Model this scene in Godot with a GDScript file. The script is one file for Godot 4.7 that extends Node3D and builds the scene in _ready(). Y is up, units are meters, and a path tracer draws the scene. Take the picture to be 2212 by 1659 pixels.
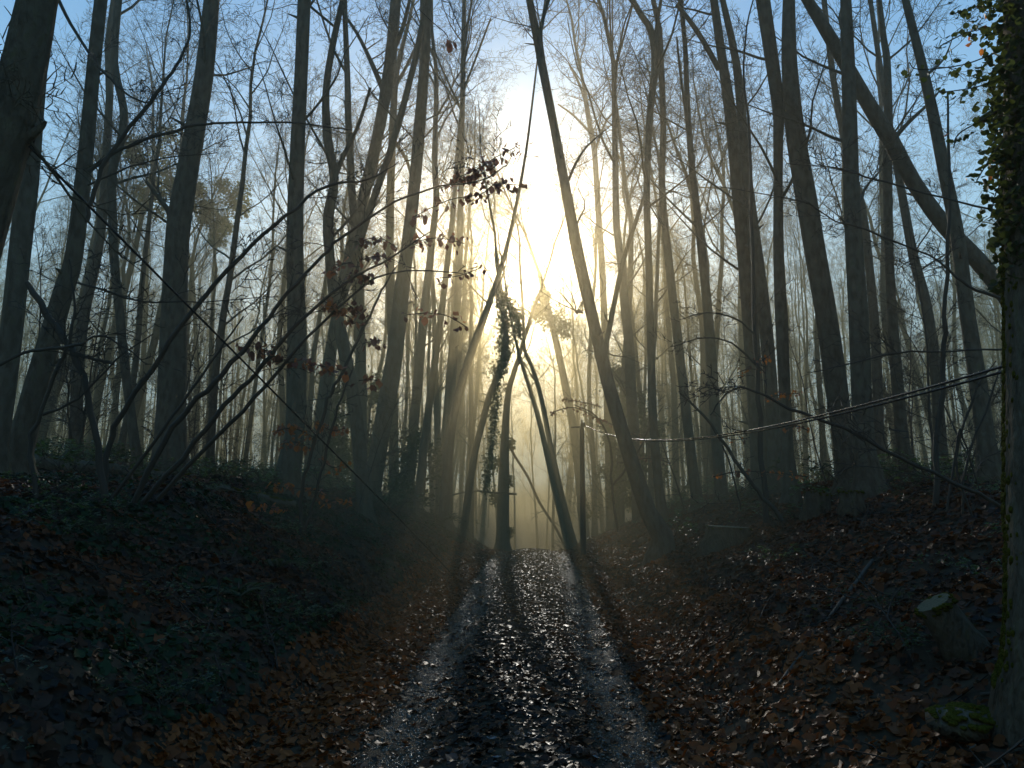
extends Node3D
# A sunken woodland lane, looking into a low sun through mist.
# Positions in pix() are pixels of the photograph at 2212 x 1659; a depth in metres goes with each, read from where the thing meets the ground.

const FOCAL := 1664.0
const EYE := Vector3(0, 1.67, 0)
const PITCH := 7.6
const SUN_UP := 14.9

var rng := RandomNumberGenerator.new()
var bumps := FastNoiseLite.new()
var M := {}
var used := {}
var look := Basis()
var taken: Array[Vector2] = []
var last_line := []
var crowns: Array[ArrayMesh] = []
var limbs: Array[ArrayMesh] = []
var leaf_meshes: Array[ArrayMesh] = []
var ivy_meshes: Array[ArrayMesh] = []

# ------------------------------------------------------------------ mesh helper
class Acc:
	var v := PackedVector3Array()
	var n := PackedVector3Array()
	var u := PackedVector2Array()
	var t := PackedInt32Array()

	func tube(pts: PackedVector3Array, rad: PackedFloat32Array, sides: int, rough := 0.0, noise: FastNoiseLite = null, cap := false) -> void:
		var first := v.size()
		var count := pts.size()
		var side := Vector3.ZERO
		var along := 0.0
		for k in count:
			var dir: Vector3 = (pts[mini(k + 1, count - 1)] - pts[maxi(k - 1, 0)]).normalized()
			if k == 0:
				side = dir.cross(Vector3(0.31, 0.2, 0.93)).normalized()
			else:
				side = (side - dir * side.dot(dir)).normalized()
				along += pts[k].distance_to(pts[k - 1])
			var other := dir.cross(side)
			for s in sides + 1:
				var a := TAU * s / sides
				var o := side * cos(a) + other * sin(a)
				var r := rad[k]
				if noise:
					r *= 1.0 + rough * noise.get_noise_3d(pts[k].x * 3.0 + cos(a) * 2.0, pts[k].y * 1.4, pts[k].z * 3.0 + sin(a) * 2.0)
				v.append(pts[k] + o * r)
				n.append(o)
				u.append(Vector2(float(s) / sides, along))
		for k in count - 1:
			for s in sides:
				var p := first + k * (sides + 1) + s
				var q := p + sides + 1
				t.append_array([p, q, p + 1, p + 1, q, q + 1])
		if cap:
			for e in 2:
				var row := first + (count - 1) * (sides + 1) * e
				var way := (pts[count - 1] - pts[count - 2]).normalized() * (1.0 if e else -1.0)
				if e == 0:
					way = (pts[0] - pts[1]).normalized()
				var c := v.size()
				v.append(pts[(count - 1) * e])
				n.append(way)
				u.append(Vector2.ZERO)
				for s in sides + 1:
					v.append(v[row + s])
					n.append(way)
					u.append(Vector2.ZERO)
				for s in sides:
					t.append_array([c, c + 2 + s, c + 1 + s] if e else [c, c + 1 + s, c + 2 + s])

	func twig(a: Vector3, b: Vector3, r: float, r2: float) -> void:
		var first := v.size()
		var dir := (b - a).normalized()
		var side := dir.cross(Vector3(0.31, 0.2, 0.93)).normalized()
		var other := dir.cross(side)
		for s in 3:
			var o := side * cos(TAU * s / 3.0) + other * sin(TAU * s / 3.0)
			v.append(a + o * r)
			v.append(b + o * r2)
			n.append(o)
			n.append(o)
			u.append(Vector2(s / 3.0, 0))
			u.append(Vector2(s / 3.0, 1))
		for s in 3:
			var p := first + s * 2
			var q := first + ((s + 1) % 3) * 2
			t.append_array([p, p + 1, q, q, p + 1, q + 1])

	func add(other: ArrayMesh, at: Transform3D) -> void:
		var d := other.surface_get_arrays(0)
		var first := v.size()
		var ov: PackedVector3Array = d[Mesh.ARRAY_VERTEX]
		var on: PackedVector3Array = d[Mesh.ARRAY_NORMAL]
		v.append_array(at * ov)
		var turn := Transform3D(at.basis.orthonormalized(), Vector3.ZERO)
		n.append_array(turn * on)
		u.append_array(d[Mesh.ARRAY_TEX_UV])
		for k in d[Mesh.ARRAY_INDEX]:
			t.append(first + k)

	func mesh() -> ArrayMesh:
		var d := []
		d.resize(Mesh.ARRAY_MAX)
		d[Mesh.ARRAY_VERTEX] = v
		d[Mesh.ARRAY_NORMAL] = n
		d[Mesh.ARRAY_TEX_UV] = u
		d[Mesh.ARRAY_INDEX] = t
		var m := ArrayMesh.new()
		m.add_surface_from_arrays(Mesh.PRIMITIVE_TRIANGLES, d)
		return m

# ------------------------------------------------------------------ naming
func numbered(called: String) -> String:
	used[called] = used.get(called, -1) + 1
	return called if used[called] == 0 else "%s_%03d" % [called, used[called]]

func thing(called: String, label: String, category: String, at := Vector3.ZERO, group := "") -> Node3D:
	var o := Node3D.new()
	o.name = numbered(called)
	add_child(o)
	o.position = at
	tag(o, label, category, group)
	return o

func tag(o: Node, label: String, category: String, group := "") -> void:
	o.set_meta("label", label)
	o.set_meta("category", category)
	if group:
		o.set_meta("group", group)

func part(called: String, m: Mesh, mat: Material, parent: Node, where := Transform3D()) -> MeshInstance3D:
	var o := MeshInstance3D.new()
	o.name = called if parent != self else numbered(called)
	o.mesh = m
	o.material_override = mat
	parent.add_child(o, true)
	o.transform = where
	return o

# ------------------------------------------------------------------ places
func pix(x: float, y: float, d: float) -> Vector3:
	var w := look * Vector3((x - 1106.0) / FOCAL, -(y - 829.5) / FOCAL, -1.0)
	return EYE + w * (d / -w.z)

func lane_x(d: float) -> float:
	return 0.032 * (minf(d, 24.0) - 5.0) + 0.02 * maxf(d - 24.0, 0.0)

func ground(x: float, z: float) -> float:
	var d := -z
	var u := x - lane_x(d)
	var a := absf(u)
	var h := 0.0
	var wob := bumps.get_noise_2d(x * 9.0, z * 9.0) * 0.35
	if u < 0.0:
		var t := clampf((a - 1.65 + wob) / 2.9, 0.0, 1.0)
		h = 1.75 * pow(t, 0.9) * (1.0 - 0.12 * t) + 0.11 * clampf(a - 4.2, 0.0, 9.0)
	else:
		var t := clampf((a - 1.5 + wob) / 3.8, 0.0, 1.0)
		h = 1.55 * pow(t, 0.8) + 0.07 * clampf(a - 5.0, 0.0, 10.0)
	var dd := maxf(0.0, d - 16.0)
	var near_lane := 1.0 - smoothstep(3.5, 16.0, a)
	h -= 3.8 * (1.0 - exp(-dd * dd / 850.0)) * near_lane
	h -= 2.0 * (1.0 - exp(-dd * dd / 4000.0)) * (1.0 - near_lane)
	var off := smoothstep(1.2, 2.6, a)
	h += (bumps.get_noise_2d(x * 14.0, z * 14.0) * 0.16 + bumps.get_noise_2d(x * 60.0, z * 60.0) * 0.05) * off
	h += 0.035 * exp(-u * u / 0.12) - 0.05 * exp(-pow((a - 0.78) / 0.2, 2.0)) + 0.012 * bumps.get_noise_2d(x * 120.0, z * 90.0)
	return h

func on_ground(x: float, z: float) -> Vector3:
	return Vector3(x, ground(x, z), z)

func smooth_line(p: Array, d: float, sub := 3) -> Array:
	# traced pixels [x, y, width] at one depth -> [points, radii]
	var pts := PackedVector3Array()
	var rad := PackedFloat32Array()
	var q: Array[Vector3] = []
	var r: Array[float] = []
	for k in p.size():
		var e: Array = p[k]
		var dk: float = d + (e[3] if e.size() > 3 else 0.0)
		q.append(pix(e[0], e[1], dk))
		r.append(e[2] * 0.5 * dk / FOCAL)
	for k in q.size() - 1:
		var a := q[maxi(k - 1, 0)]
		var e := q[mini(k + 2, q.size() - 1)]
		for s in sub:
			var f := float(s) / sub
			pts.append(q[k].cubic_interpolate(q[k + 1], a, e, f))
			rad.append(lerpf(r[k], r[k + 1], f))
	pts.append(q[-1])
	rad.append(r[-1])
	return [pts, rad]

# ------------------------------------------------------------------ growth
const SEGS := [7, 6, 4, 3]
const SIDES := [7, 5, 3, 3]

func grow(a: Acc, p: Vector3, dir: Vector3, length: float, r: float, level: int, kids: Array, wander: Array, lift: Array, spread: Array, ratio: Array) -> void:
	if level >= 4:
		var mid := p + dir * length * 0.5
		var d2 := (dir + rv() * 0.5 + Vector3(0, 0.15, 0)).normalized()
		a.twig(p, mid, r, r * 0.8)
		a.twig(mid, mid + d2 * length * 0.5, r * 0.8, r * 0.5)
		return
	var segs: int = SEGS[level]
	var pts := PackedVector3Array([p])
	var rad := PackedFloat32Array([r])
	var dirs: Array[Vector3] = [dir]
	for s in segs:
		dir = (dir + rv() * wander[level] + Vector3(0, lift[level], 0)).normalized()
		p += dir * length / segs
		pts.append(p)
		rad.append(r * (1.0 - 0.78 * (s + 1.0) / segs))
		dirs.append(dir)
	a.tube(pts, rad, SIDES[level])
	var many: int = kids[level]
	for k in many:
		var t := lerpf(0.12 if level == 0 else 0.2, 1.0, (k + rng.randf()) / many)
		var at := t * segs
		var i := mini(int(at), segs - 1)
		var from := pts[i].lerp(pts[i + 1], at - i)
		var axis := dirs[i + 1]
		var out := axis.cross(rv()).normalized()
		var ang: float = deg_to_rad(spread[level] * rng.randf_range(0.7, 1.3))
		var nd := (axis * cos(ang) + out * sin(ang)).normalized()
		var nl: float = length * ratio[level] * rng.randf_range(0.7, 1.2) * (1.15 - 0.6 * t)
		grow(a, from, nd, nl, maxf(lerpf(rad[i], rad[i + 1], at - i) * (0.5 if level < 2 else 0.62), 0.0055), level + 1, kids, wander, lift, spread, ratio)

func rv() -> Vector3:
	return Vector3(rng.randf_range(-1, 1), rng.randf_range(-1, 1), rng.randf_range(-1, 1))

func make_crown(tall: float, narrow: float) -> ArrayMesh:
	var a := Acc.new()
	grow(a, Vector3.ZERO, Vector3.UP, tall, 0.095, 0, [11, 8, 6, 4], [0.16, 0.22, 0.3, 0.35], [0.1, 0.09, 0.03, 0.02], [52.0 * narrow, 46.0, 48.0, 45.0], [0.5, 0.5, 0.5, 0.55])
	return a.mesh()

func make_limb(long: float) -> ArrayMesh:
	# grows out along +x and rises
	var a := Acc.new()
	grow(a, Vector3(-0.05, 0, 0), Vector3(0.8, 0.6, 0).normalized(), long, 0.034, 1, [0, 8, 6, 4], [0, 0.2, 0.3, 0.35], [0, 0.06, 0.0, 0.02], [0, 48.0, 48.0, 45.0], [0, 0.46, 0.46, 0.5])
	return a.mesh()

func make_leaf(long: float, wide: float, fold: float, curl: float, wave: float) -> ArrayMesh:
	var a := Acc.new()
	var outline := [0.06, 0.34, 0.5, 0.46, 0.26, 0.0]
	for k in 6:
		var f := k / 5.0
		var ang := curl * (f - 0.4)
		var mid := Vector3(0, long * 0.5 * (1.0 - cos(ang)) * 1.2, long * (f - 0.5) * cos(ang * 0.6))
		var w: float = outline[k] * wide
		for s in [-1.0, 0.0, 1.0]:
			a.v.append(mid + Vector3(s * w * cos(fold), absf(s) * w * sin(fold) + s * wave * sin(f * 9.0) * w, 0))
			a.n.append(Vector3(-s * sin(fold), cos(fold), -sin(ang)).normalized())
			a.u.append(Vector2(s * 0.5 + 0.5, f))
	for k in 5:
		for s in 2:
			var p := k * 3 + s
			a.t.append_array([p, p + 1, p + 3, p + 1, p + 4, p + 3])
	return a.mesh()

# ------------------------------------------------------------------ trees
func taper_trunk(pts: PackedVector3Array, rad: PackedFloat32Array, base: Vector3, sides: int) -> ArrayMesh:
	var a := Acc.new()
	var q := PackedVector3Array()
	for p in pts:
		q.append(p - base)
	a.tube(q, rad, sides, 0.14, bumps)
	return a.mesh()

func traced_tree(label: String, d: float, p: Array, forks := [], crown_scale := 1.0, lower_limbs := 2, mat := "bark", called := "beech_tree") -> Node3D:
	# p runs from the top of what is seen down to the foot
	var line := smooth_line(p, d, 3)
	var pts: PackedVector3Array = line[0]
	var rad: PackedFloat32Array = line[1]
	pts.reverse()
	rad.reverse()
	# down to the ground, then a flared foot
	var low := pts[0]
	var way := (pts[0] - pts[1]).normalized()
	var foot := low
	for k in 40:
		if foot.y <= ground(foot.x, foot.z):
			break
		foot += Vector3(way.x * 0.6, -1.0, way.z * 0.6) * 0.15
	if foot.y < ground(foot.x, foot.z):
		foot.y = ground(foot.x, foot.z)
	var keep_p := PackedVector3Array()
	var keep_r := PackedFloat32Array()
	var r0 := rad[0]
	var flare := 1.0 if d > 6.0 else 0.55
	for k in [[-0.25, 1.2], [0.0, 0.75], [0.12, 0.38], [0.34, 0.12]]:
		keep_p.append(foot + Vector3(0, k[0], 0))
		keep_r.append(r0 * (1.0 + k[1] * flare))
	for k in pts.size():
		if pts[k].y > foot.y + 0.6:
			keep_p.append(pts[k])
			keep_r.append(rad[k])
	# upwards beyond the frame
	var top := keep_p[-1]
	var dir := (keep_p[-1] - keep_p[-3]).normalized()
	var r := keep_r[-1]
	while top.y - foot.y < 12.0 * sqrt(crown_scale):
		dir = (dir + Vector3(0, 0.06, 0) + rv() * 0.05).normalized()
		top += dir * 0.9
		r *= 0.965
		keep_p.append(top)
		keep_r.append(r)
	var o := thing(called, label, "tree", foot)
	taken.append(Vector2(foot.x, foot.z))
	last_line = [keep_p, keep_r]
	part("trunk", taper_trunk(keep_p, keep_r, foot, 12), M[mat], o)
	for f in forks:
		var fl := smooth_line(f, d, 3)
		var fp: PackedVector3Array = fl[0]
		var fr: PackedFloat32Array = fl[1]
		var a := Acc.new()
		var q := PackedVector3Array()
		for k in fp:
			q.append(k - foot)
		a.tube(q, fr, 8, 0.08, bumps)
		for k in 7:
			var t := rng.randi_range(1, q.size() - 1)
			grow(a, q[t], (rv() + Vector3(0, 0.5, 0)).normalized(), rng.randf_range(0.5, 1.3), maxf(fr[t] * 0.4, 0.004), 2, [0, 0, 5, 4], [0, 0, 0.3, 0.35], [0, 0, 0.02, 0.02], [0, 0, 48.0, 45.0], [0, 0, 0.46, 0.5])
		part("limb", a.mesh(), M[mat], o)
	var s := clampf(r / 0.095, 0.8, 1.5) * crown_scale
	var turn := Basis(Vector3.UP.cross(dir).normalized(), Vector3.UP.angle_to(dir)) if dir.y < 0.999 else Basis()
	part("crown", crowns[rng.randi() % crowns.size()], M[mat], o, Transform3D(turn * Basis(Vector3.UP, rng.randf() * TAU).scaled(Vector3.ONE * s), top - foot - dir * 0.1))
	for k in rng.randi_range(2, 4):
		# dead stubs and knots
		var t := rng.randi_range(6, mini(keep_p.size() - 2, 34))
		var ang := rng.randf() * TAU
		var out := Vector3(cos(ang), rng.randf_range(0.1, 0.9), sin(ang)).normalized()
		var sr := keep_r[t]
		var a := Acc.new()
		a.tube(PackedVector3Array([out * sr * 0.5, out * sr * 1.15, out * (sr * 1.2 + rng.randf_range(0.03, 0.3))]), PackedFloat32Array([sr * 0.34, sr * 0.24, sr * 0.08]), 6, 0.2, bumps)
		part("stub", a.mesh(), M[mat], o, Transform3D(Basis(), keep_p[t] - foot))
	for k in lower_limbs + (2 if d > 12.0 else 0):
		var t := rng.randf_range(0.5, 0.98) * (keep_p.size() - 1)
		var i := int(t)
		part("limb", limbs[rng.randi() % limbs.size()], M[mat], o, Transform3D(Basis(Vector3.UP, rng.randf() * TAU).scaled(Vector3.ONE * rng.randf_range(0.7, 1.1)), keep_p[i] - foot))
	return o

func _ready() -> void:
	# ---------------------------------------------------------------- camera, sky, sun, exposure
	look = Basis(Vector3.RIGHT, deg_to_rad(PITCH))
	var cam := Camera3D.new()
	cam.name = "camera"
	cam.fov = rad_to_deg(2.0 * atan(829.5 / FOCAL))
	cam.near = 0.05
	cam.far = 600.0
	add_child(cam)
	cam.transform = Transform3D(look, EYE)
	cam.current = true

	var sky_mat := ProceduralSkyMaterial.new()
	sky_mat.sky_top_color = Color(0.19, 0.39, 0.58)
	sky_mat.sky_horizon_color = Color(0.66, 0.83, 0.91)
	sky_mat.sky_curve = 0.22
	sky_mat.sky_energy_multiplier = 1.5
	sky_mat.ground_bottom_color = Color(0.1, 0.1, 0.09)
	sky_mat.ground_horizon_color = Color(0.5, 0.55, 0.6)
	sky_mat.sun_angle_max = 6.0
	sky_mat.sun_curve = 0.6
	var sky := Sky.new()
	sky.sky_material = sky_mat
	var env := Environment.new()
	env.background_mode = Environment.BG_SKY
	env.sky = sky
	env.background_energy_multiplier = 1.0
	env.tonemap_mode = Environment.TONE_MAPPER_LINEAR
	env.tonemap_exposure = 0.93
	env.sdfgi_enabled = true
	env.ssao_enabled = true
	env.ssil_enabled = true
	# morning mist, which throws sunlight mostly forward
	env.volumetric_fog_enabled = true
	env.volumetric_fog_density = 0.0042
	env.volumetric_fog_albedo = Color(1.0, 0.93, 0.78)
	env.volumetric_fog_anisotropy = 0.88
	var world := WorldEnvironment.new()
	world.name = "world_environment"
	world.environment = env
	add_child(world)

	var sun := DirectionalLight3D.new()
	sun.name = "sun"
	sun.light_energy = 1.6
	sun.light_color = Color(1.0, 0.98, 0.94)
	sun.light_angular_distance = 0.5
	sun.shadow_enabled = true
	add_child(sun)
	var up := deg_to_rad(SUN_UP)
	sun.basis = Basis.looking_at(-Vector3(-0.0096, sin(up), -cos(up)).normalized())

	rng.seed = 71
	bumps.seed = 5
	bumps.frequency = 0.03
	bumps.fractal_octaves = 3
	make_materials()
	build_ground()
	make_shapes()
	mist()
	traced_trees()
	background_trees()
	saplings()
	shrubs()
	ivied_trunk()
	logs_and_post()
	undergrowth()
	litter()
	print("built")

# ------------------------------------------------------------------ materials
func lin(r: float, g: float, b: float) -> Color:
	return Color(r, g, b).linear_to_srgb()

func noise_texture(freq: float, octaves: int, ramp: Array = [], size := 512, s := 3) -> NoiseTexture2D:
	var f := FastNoiseLite.new()
	f.seed = s
	f.frequency = freq
	f.fractal_octaves = octaves
	var t := NoiseTexture2D.new()
	t.width = size
	t.height = size
	t.seamless = true
	t.noise = f
	if ramp.size():
		var g := Gradient.new()
		g.offsets = PackedFloat32Array([0.0, 0.35, 0.65, 1.0])
		g.colors = PackedColorArray(ramp)
		t.color_ramp = g
	return t

func rough_mat(tex: Texture2D, height: Texture2D, relief: float, scale: Vector3, roughness: float, spec := 0.5, local := false) -> StandardMaterial3D:
	var m := StandardMaterial3D.new()
	m.albedo_texture = tex
	m.roughness = roughness
	m.metallic_specular = spec
	m.uv1_triplanar = true
	m.uv1_world_triplanar = not local
	m.uv1_scale = scale
	if height:
		m.heightmap_enabled = true
		m.heightmap_texture = height
		m.heightmap_scale = relief
	return m

func leaf_mat(c: Color, through: Color, roughness: float) -> StandardMaterial3D:
	var m := StandardMaterial3D.new()
	m.albedo_color = c
	m.roughness = roughness
	m.metallic_specular = 0.5
	m.cull_mode = BaseMaterial3D.CULL_DISABLED
	m.backlight_enabled = true
	m.backlight = through
	return m

func make_materials() -> void:
	var fine := noise_texture(0.03, 5)
	var coarse := noise_texture(0.012, 4, [], 512, 8)
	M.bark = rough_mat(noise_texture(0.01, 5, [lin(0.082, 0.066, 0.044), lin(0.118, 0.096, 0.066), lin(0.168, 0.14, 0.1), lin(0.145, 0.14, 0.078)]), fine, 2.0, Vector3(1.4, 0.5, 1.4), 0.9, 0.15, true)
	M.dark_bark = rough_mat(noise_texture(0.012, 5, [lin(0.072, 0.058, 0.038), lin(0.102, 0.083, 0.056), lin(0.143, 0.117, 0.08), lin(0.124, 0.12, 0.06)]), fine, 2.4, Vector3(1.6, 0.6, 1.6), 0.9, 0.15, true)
	M.twig = StandardMaterial3D.new()
	M.twig.albedo_color = lin(0.08, 0.067, 0.05)
	M.twig.roughness = 0.7
	M.twig.metallic_specular = 0.25
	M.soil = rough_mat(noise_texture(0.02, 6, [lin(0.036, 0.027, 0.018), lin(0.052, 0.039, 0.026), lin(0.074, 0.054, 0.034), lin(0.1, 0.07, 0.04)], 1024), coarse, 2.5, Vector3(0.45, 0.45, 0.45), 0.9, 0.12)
	M.gravel = rough_mat(noise_texture(0.06, 5, [lin(0.05, 0.034, 0.021), lin(0.085, 0.057, 0.034), lin(0.125, 0.085, 0.051), lin(0.17, 0.12, 0.074)], 1024), noise_texture(0.09, 4, [], 1024, 21), 3.0, Vector3(0.8, 0.8, 0.8), 0.7, 0.2)
	M.pebble = StandardMaterial3D.new()
	M.pebble.vertex_color_use_as_albedo = true
	M.pebble.roughness = 0.26
	M.stick = M.pebble.duplicate()
	M.stick.roughness = 0.75
	M.stick.metallic_specular = 0.25
	M.litter = StandardMaterial3D.new()
	M.litter.vertex_color_use_as_albedo = true
	M.litter.roughness = 0.5
	M.litter.metallic_specular = 0.3
	M.litter.cull_mode = BaseMaterial3D.CULL_DISABLED
	M.litter.backlight_enabled = true
	M.litter.backlight = Color(0.75, 0.72, 0.7)
	M.wet_litter = M.litter.duplicate()
	M.wet_litter.roughness = 0.4
	M.beech_leaf = leaf_mat(lin(0.11, 0.03, 0.012), Color(0.75, 0.5, 0.35), 0.5)
	M.dark_leaf = leaf_mat(lin(0.05, 0.022, 0.014), Color(0.5, 0.32, 0.25), 0.5)
	M.orange_leaf = leaf_mat(lin(0.3, 0.075, 0.012), Color(0.9, 0.55, 0.25), 0.45)
	M.ivy_leaf = leaf_mat(lin(0.02, 0.032, 0.01), Color(0.3, 0.34, 0.15), 0.6)
	M.ivy_leaf.metallic_specular = 0.3
	M.green_leaf = leaf_mat(lin(0.018, 0.032, 0.01), Color(0.4, 0.5, 0.18), 0.4)
	M.moss = rough_mat(noise_texture(0.05, 5, [lin(0.045, 0.043, 0.007), lin(0.085, 0.08, 0.01), lin(0.13, 0.12, 0.014), lin(0.18, 0.16, 0.018)]), fine, 1.5, Vector3(3, 3, 3), 0.9, 0.2, true)
	M.moss.backlight_enabled = true
	M.moss.backlight = Color(0.85, 0.82, 0.3)
	M.cut_wood = rough_mat(noise_texture(0.05, 4, [lin(0.06, 0.055, 0.03), lin(0.11, 0.095, 0.05), lin(0.17, 0.14, 0.075), lin(0.12, 0.115, 0.03)]), fine, 0.6, Vector3(3, 3, 3), 0.8, 0.4, true)
	M.post = rough_mat(noise_texture(0.02, 5, [lin(0.03, 0.024, 0.016), lin(0.05, 0.04, 0.028), lin(0.07, 0.055, 0.04), lin(0.09, 0.07, 0.05)]), fine, 0.5, Vector3(4, 0.7, 4), 0.8, 0.4, true)
	M.cable = StandardMaterial3D.new()
	M.cable.albedo_color = lin(0.03, 0.03, 0.03)
	M.cable.roughness = 0.25

# ------------------------------------------------------------------ setting
func build_ground() -> void:
	var ds: Array[float] = [-14.0, -9.0, -5.0, -2.5, -1.0, 0.0]
	var d := 0.6
	while d < 165.0:
		ds.append(d)
		d += 0.11 + d * 0.011 + maxf(0.0, d - 40.0) * 0.03
	var us: Array[float] = []
	var u := 0.0
	while u < 120.0:
		us.append(u)
		u += 0.09 if u < 2.6 else 0.12 + (u - 2.6) * 0.06
	var cols: Array[float] = []
	for k in range(us.size() - 1, 0, -1):
		cols.append(-us[k])
	cols.append_array(us)
	var st := SurfaceTool.new()
	st.begin(Mesh.PRIMITIVE_TRIANGLES)
	for dv in ds:
		for c in cols:
			var x := c + lane_x(maxf(dv, 0.0))
			st.set_uv(Vector2(c, dv))
			st.add_vertex(on_ground(x, -dv))
	var w := cols.size()
	for r in ds.size() - 1:
		for c in w - 1:
			var p := r * w + c
			for k in [p, p + w, p + 1, p + 1, p + w, p + w + 1]:
				st.add_index(k)
	st.generate_normals()
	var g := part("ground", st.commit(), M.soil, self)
	g.set_meta("kind", "structure")
	# two wheel tracks of wet gravel
	for side in [-1.0, 1.0]:
		var s2 := SurfaceTool.new()
		s2.begin(Mesh.PRIMITIVE_TRIANGLES)
		var rows := 0
		d = 0.8
		while d < 42.0:
			for k in 11:
				var f := k / 10.0 - 0.5
				var edge := bumps.get_noise_2d(d * 60.0, side * 300.0 + signf(f) * 50.0) * 0.1
				var c: float = side * 0.78 + f * (0.36 + edge * 1.8)
				var x := lane_x(d) + c
				var drop := 0.012 if k == 0 or k == 10 else 0.0
				s2.set_uv(Vector2(f, d))
				s2.add_vertex(Vector3(x, ground(x, -d) + 0.008 - drop + bumps.get_noise_2d(x * 400.0, d * 400.0) * 0.006, -d))
			rows += 1
			d += 0.05 + d * 0.008
		for r in rows - 1:
			for k in 10:
				var p := r * 11 + k
				for i in [p, p + 11, p + 1, p + 1, p + 11, p + 12]:
					s2.add_index(i)
		s2.generate_normals()
		var tr := part("wheel_track", s2.commit(), M.gravel, self)
		tr.set_meta("kind", "structure")

func mist() -> void:
	# the mist thickens over the lower ground beyond the crest
	var f := FogVolume.new()
	f.name = "mist_bank"
	f.shape = RenderingServer.FOG_VOLUME_SHAPE_BOX
	f.size = Vector3(220, 22, 130)
	f.position = Vector3(0, 3, -24.0 - 65.0)
	var m := FogMaterial.new()
	m.density = 0.0115
	m.albedo = Color(1.0, 0.88, 0.58)
	f.material = m
	add_child(f)
	tag(f, "pale morning mist hanging among the farther trees", "mist")
	f.set_meta("kind", "stuff")
	var g := FogVolume.new()
	g.name = "lane_mist"
	g.shape = RenderingServer.FOG_VOLUME_SHAPE_ELLIPSOID
	g.size = Vector3(11, 13, 26)
	g.position = Vector3(0.2, 1.5, -20.0)
	var n := FogMaterial.new()
	n.density = 0.02
	n.albedo = Color(1.0, 0.9, 0.66)
	g.material = n
	add_child(g)
	tag(g, "low mist lying in the sunken lane before the crest", "mist")
	g.set_meta("kind", "stuff")

func make_shapes() -> void:
	for k in 7:
		crowns.append(make_crown(rng.randf_range(8.5, 11.0), [1.0, 0.7, 0.85, 0.55, 0.75, 1.1, 0.62][k]))
	for k in 6:
		limbs.append(make_limb(rng.randf_range(2.2, 3.6)))
	leaf_meshes = [make_leaf(0.085, 0.062, 0.3, 0.9, 0.2), make_leaf(0.075, 0.05, 0.55, 1.5, 0.3), make_leaf(0.095, 0.066, 0.12, 0.5, 0.35), make_leaf(0.08, 0.06, -0.35, -0.9, 0.25)]
	ivy_meshes = [make_leaf(0.06, 0.06, 0.2, 0.4, 0.1), make_leaf(0.05, 0.055, 0.35, 0.7, 0.2)]

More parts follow.
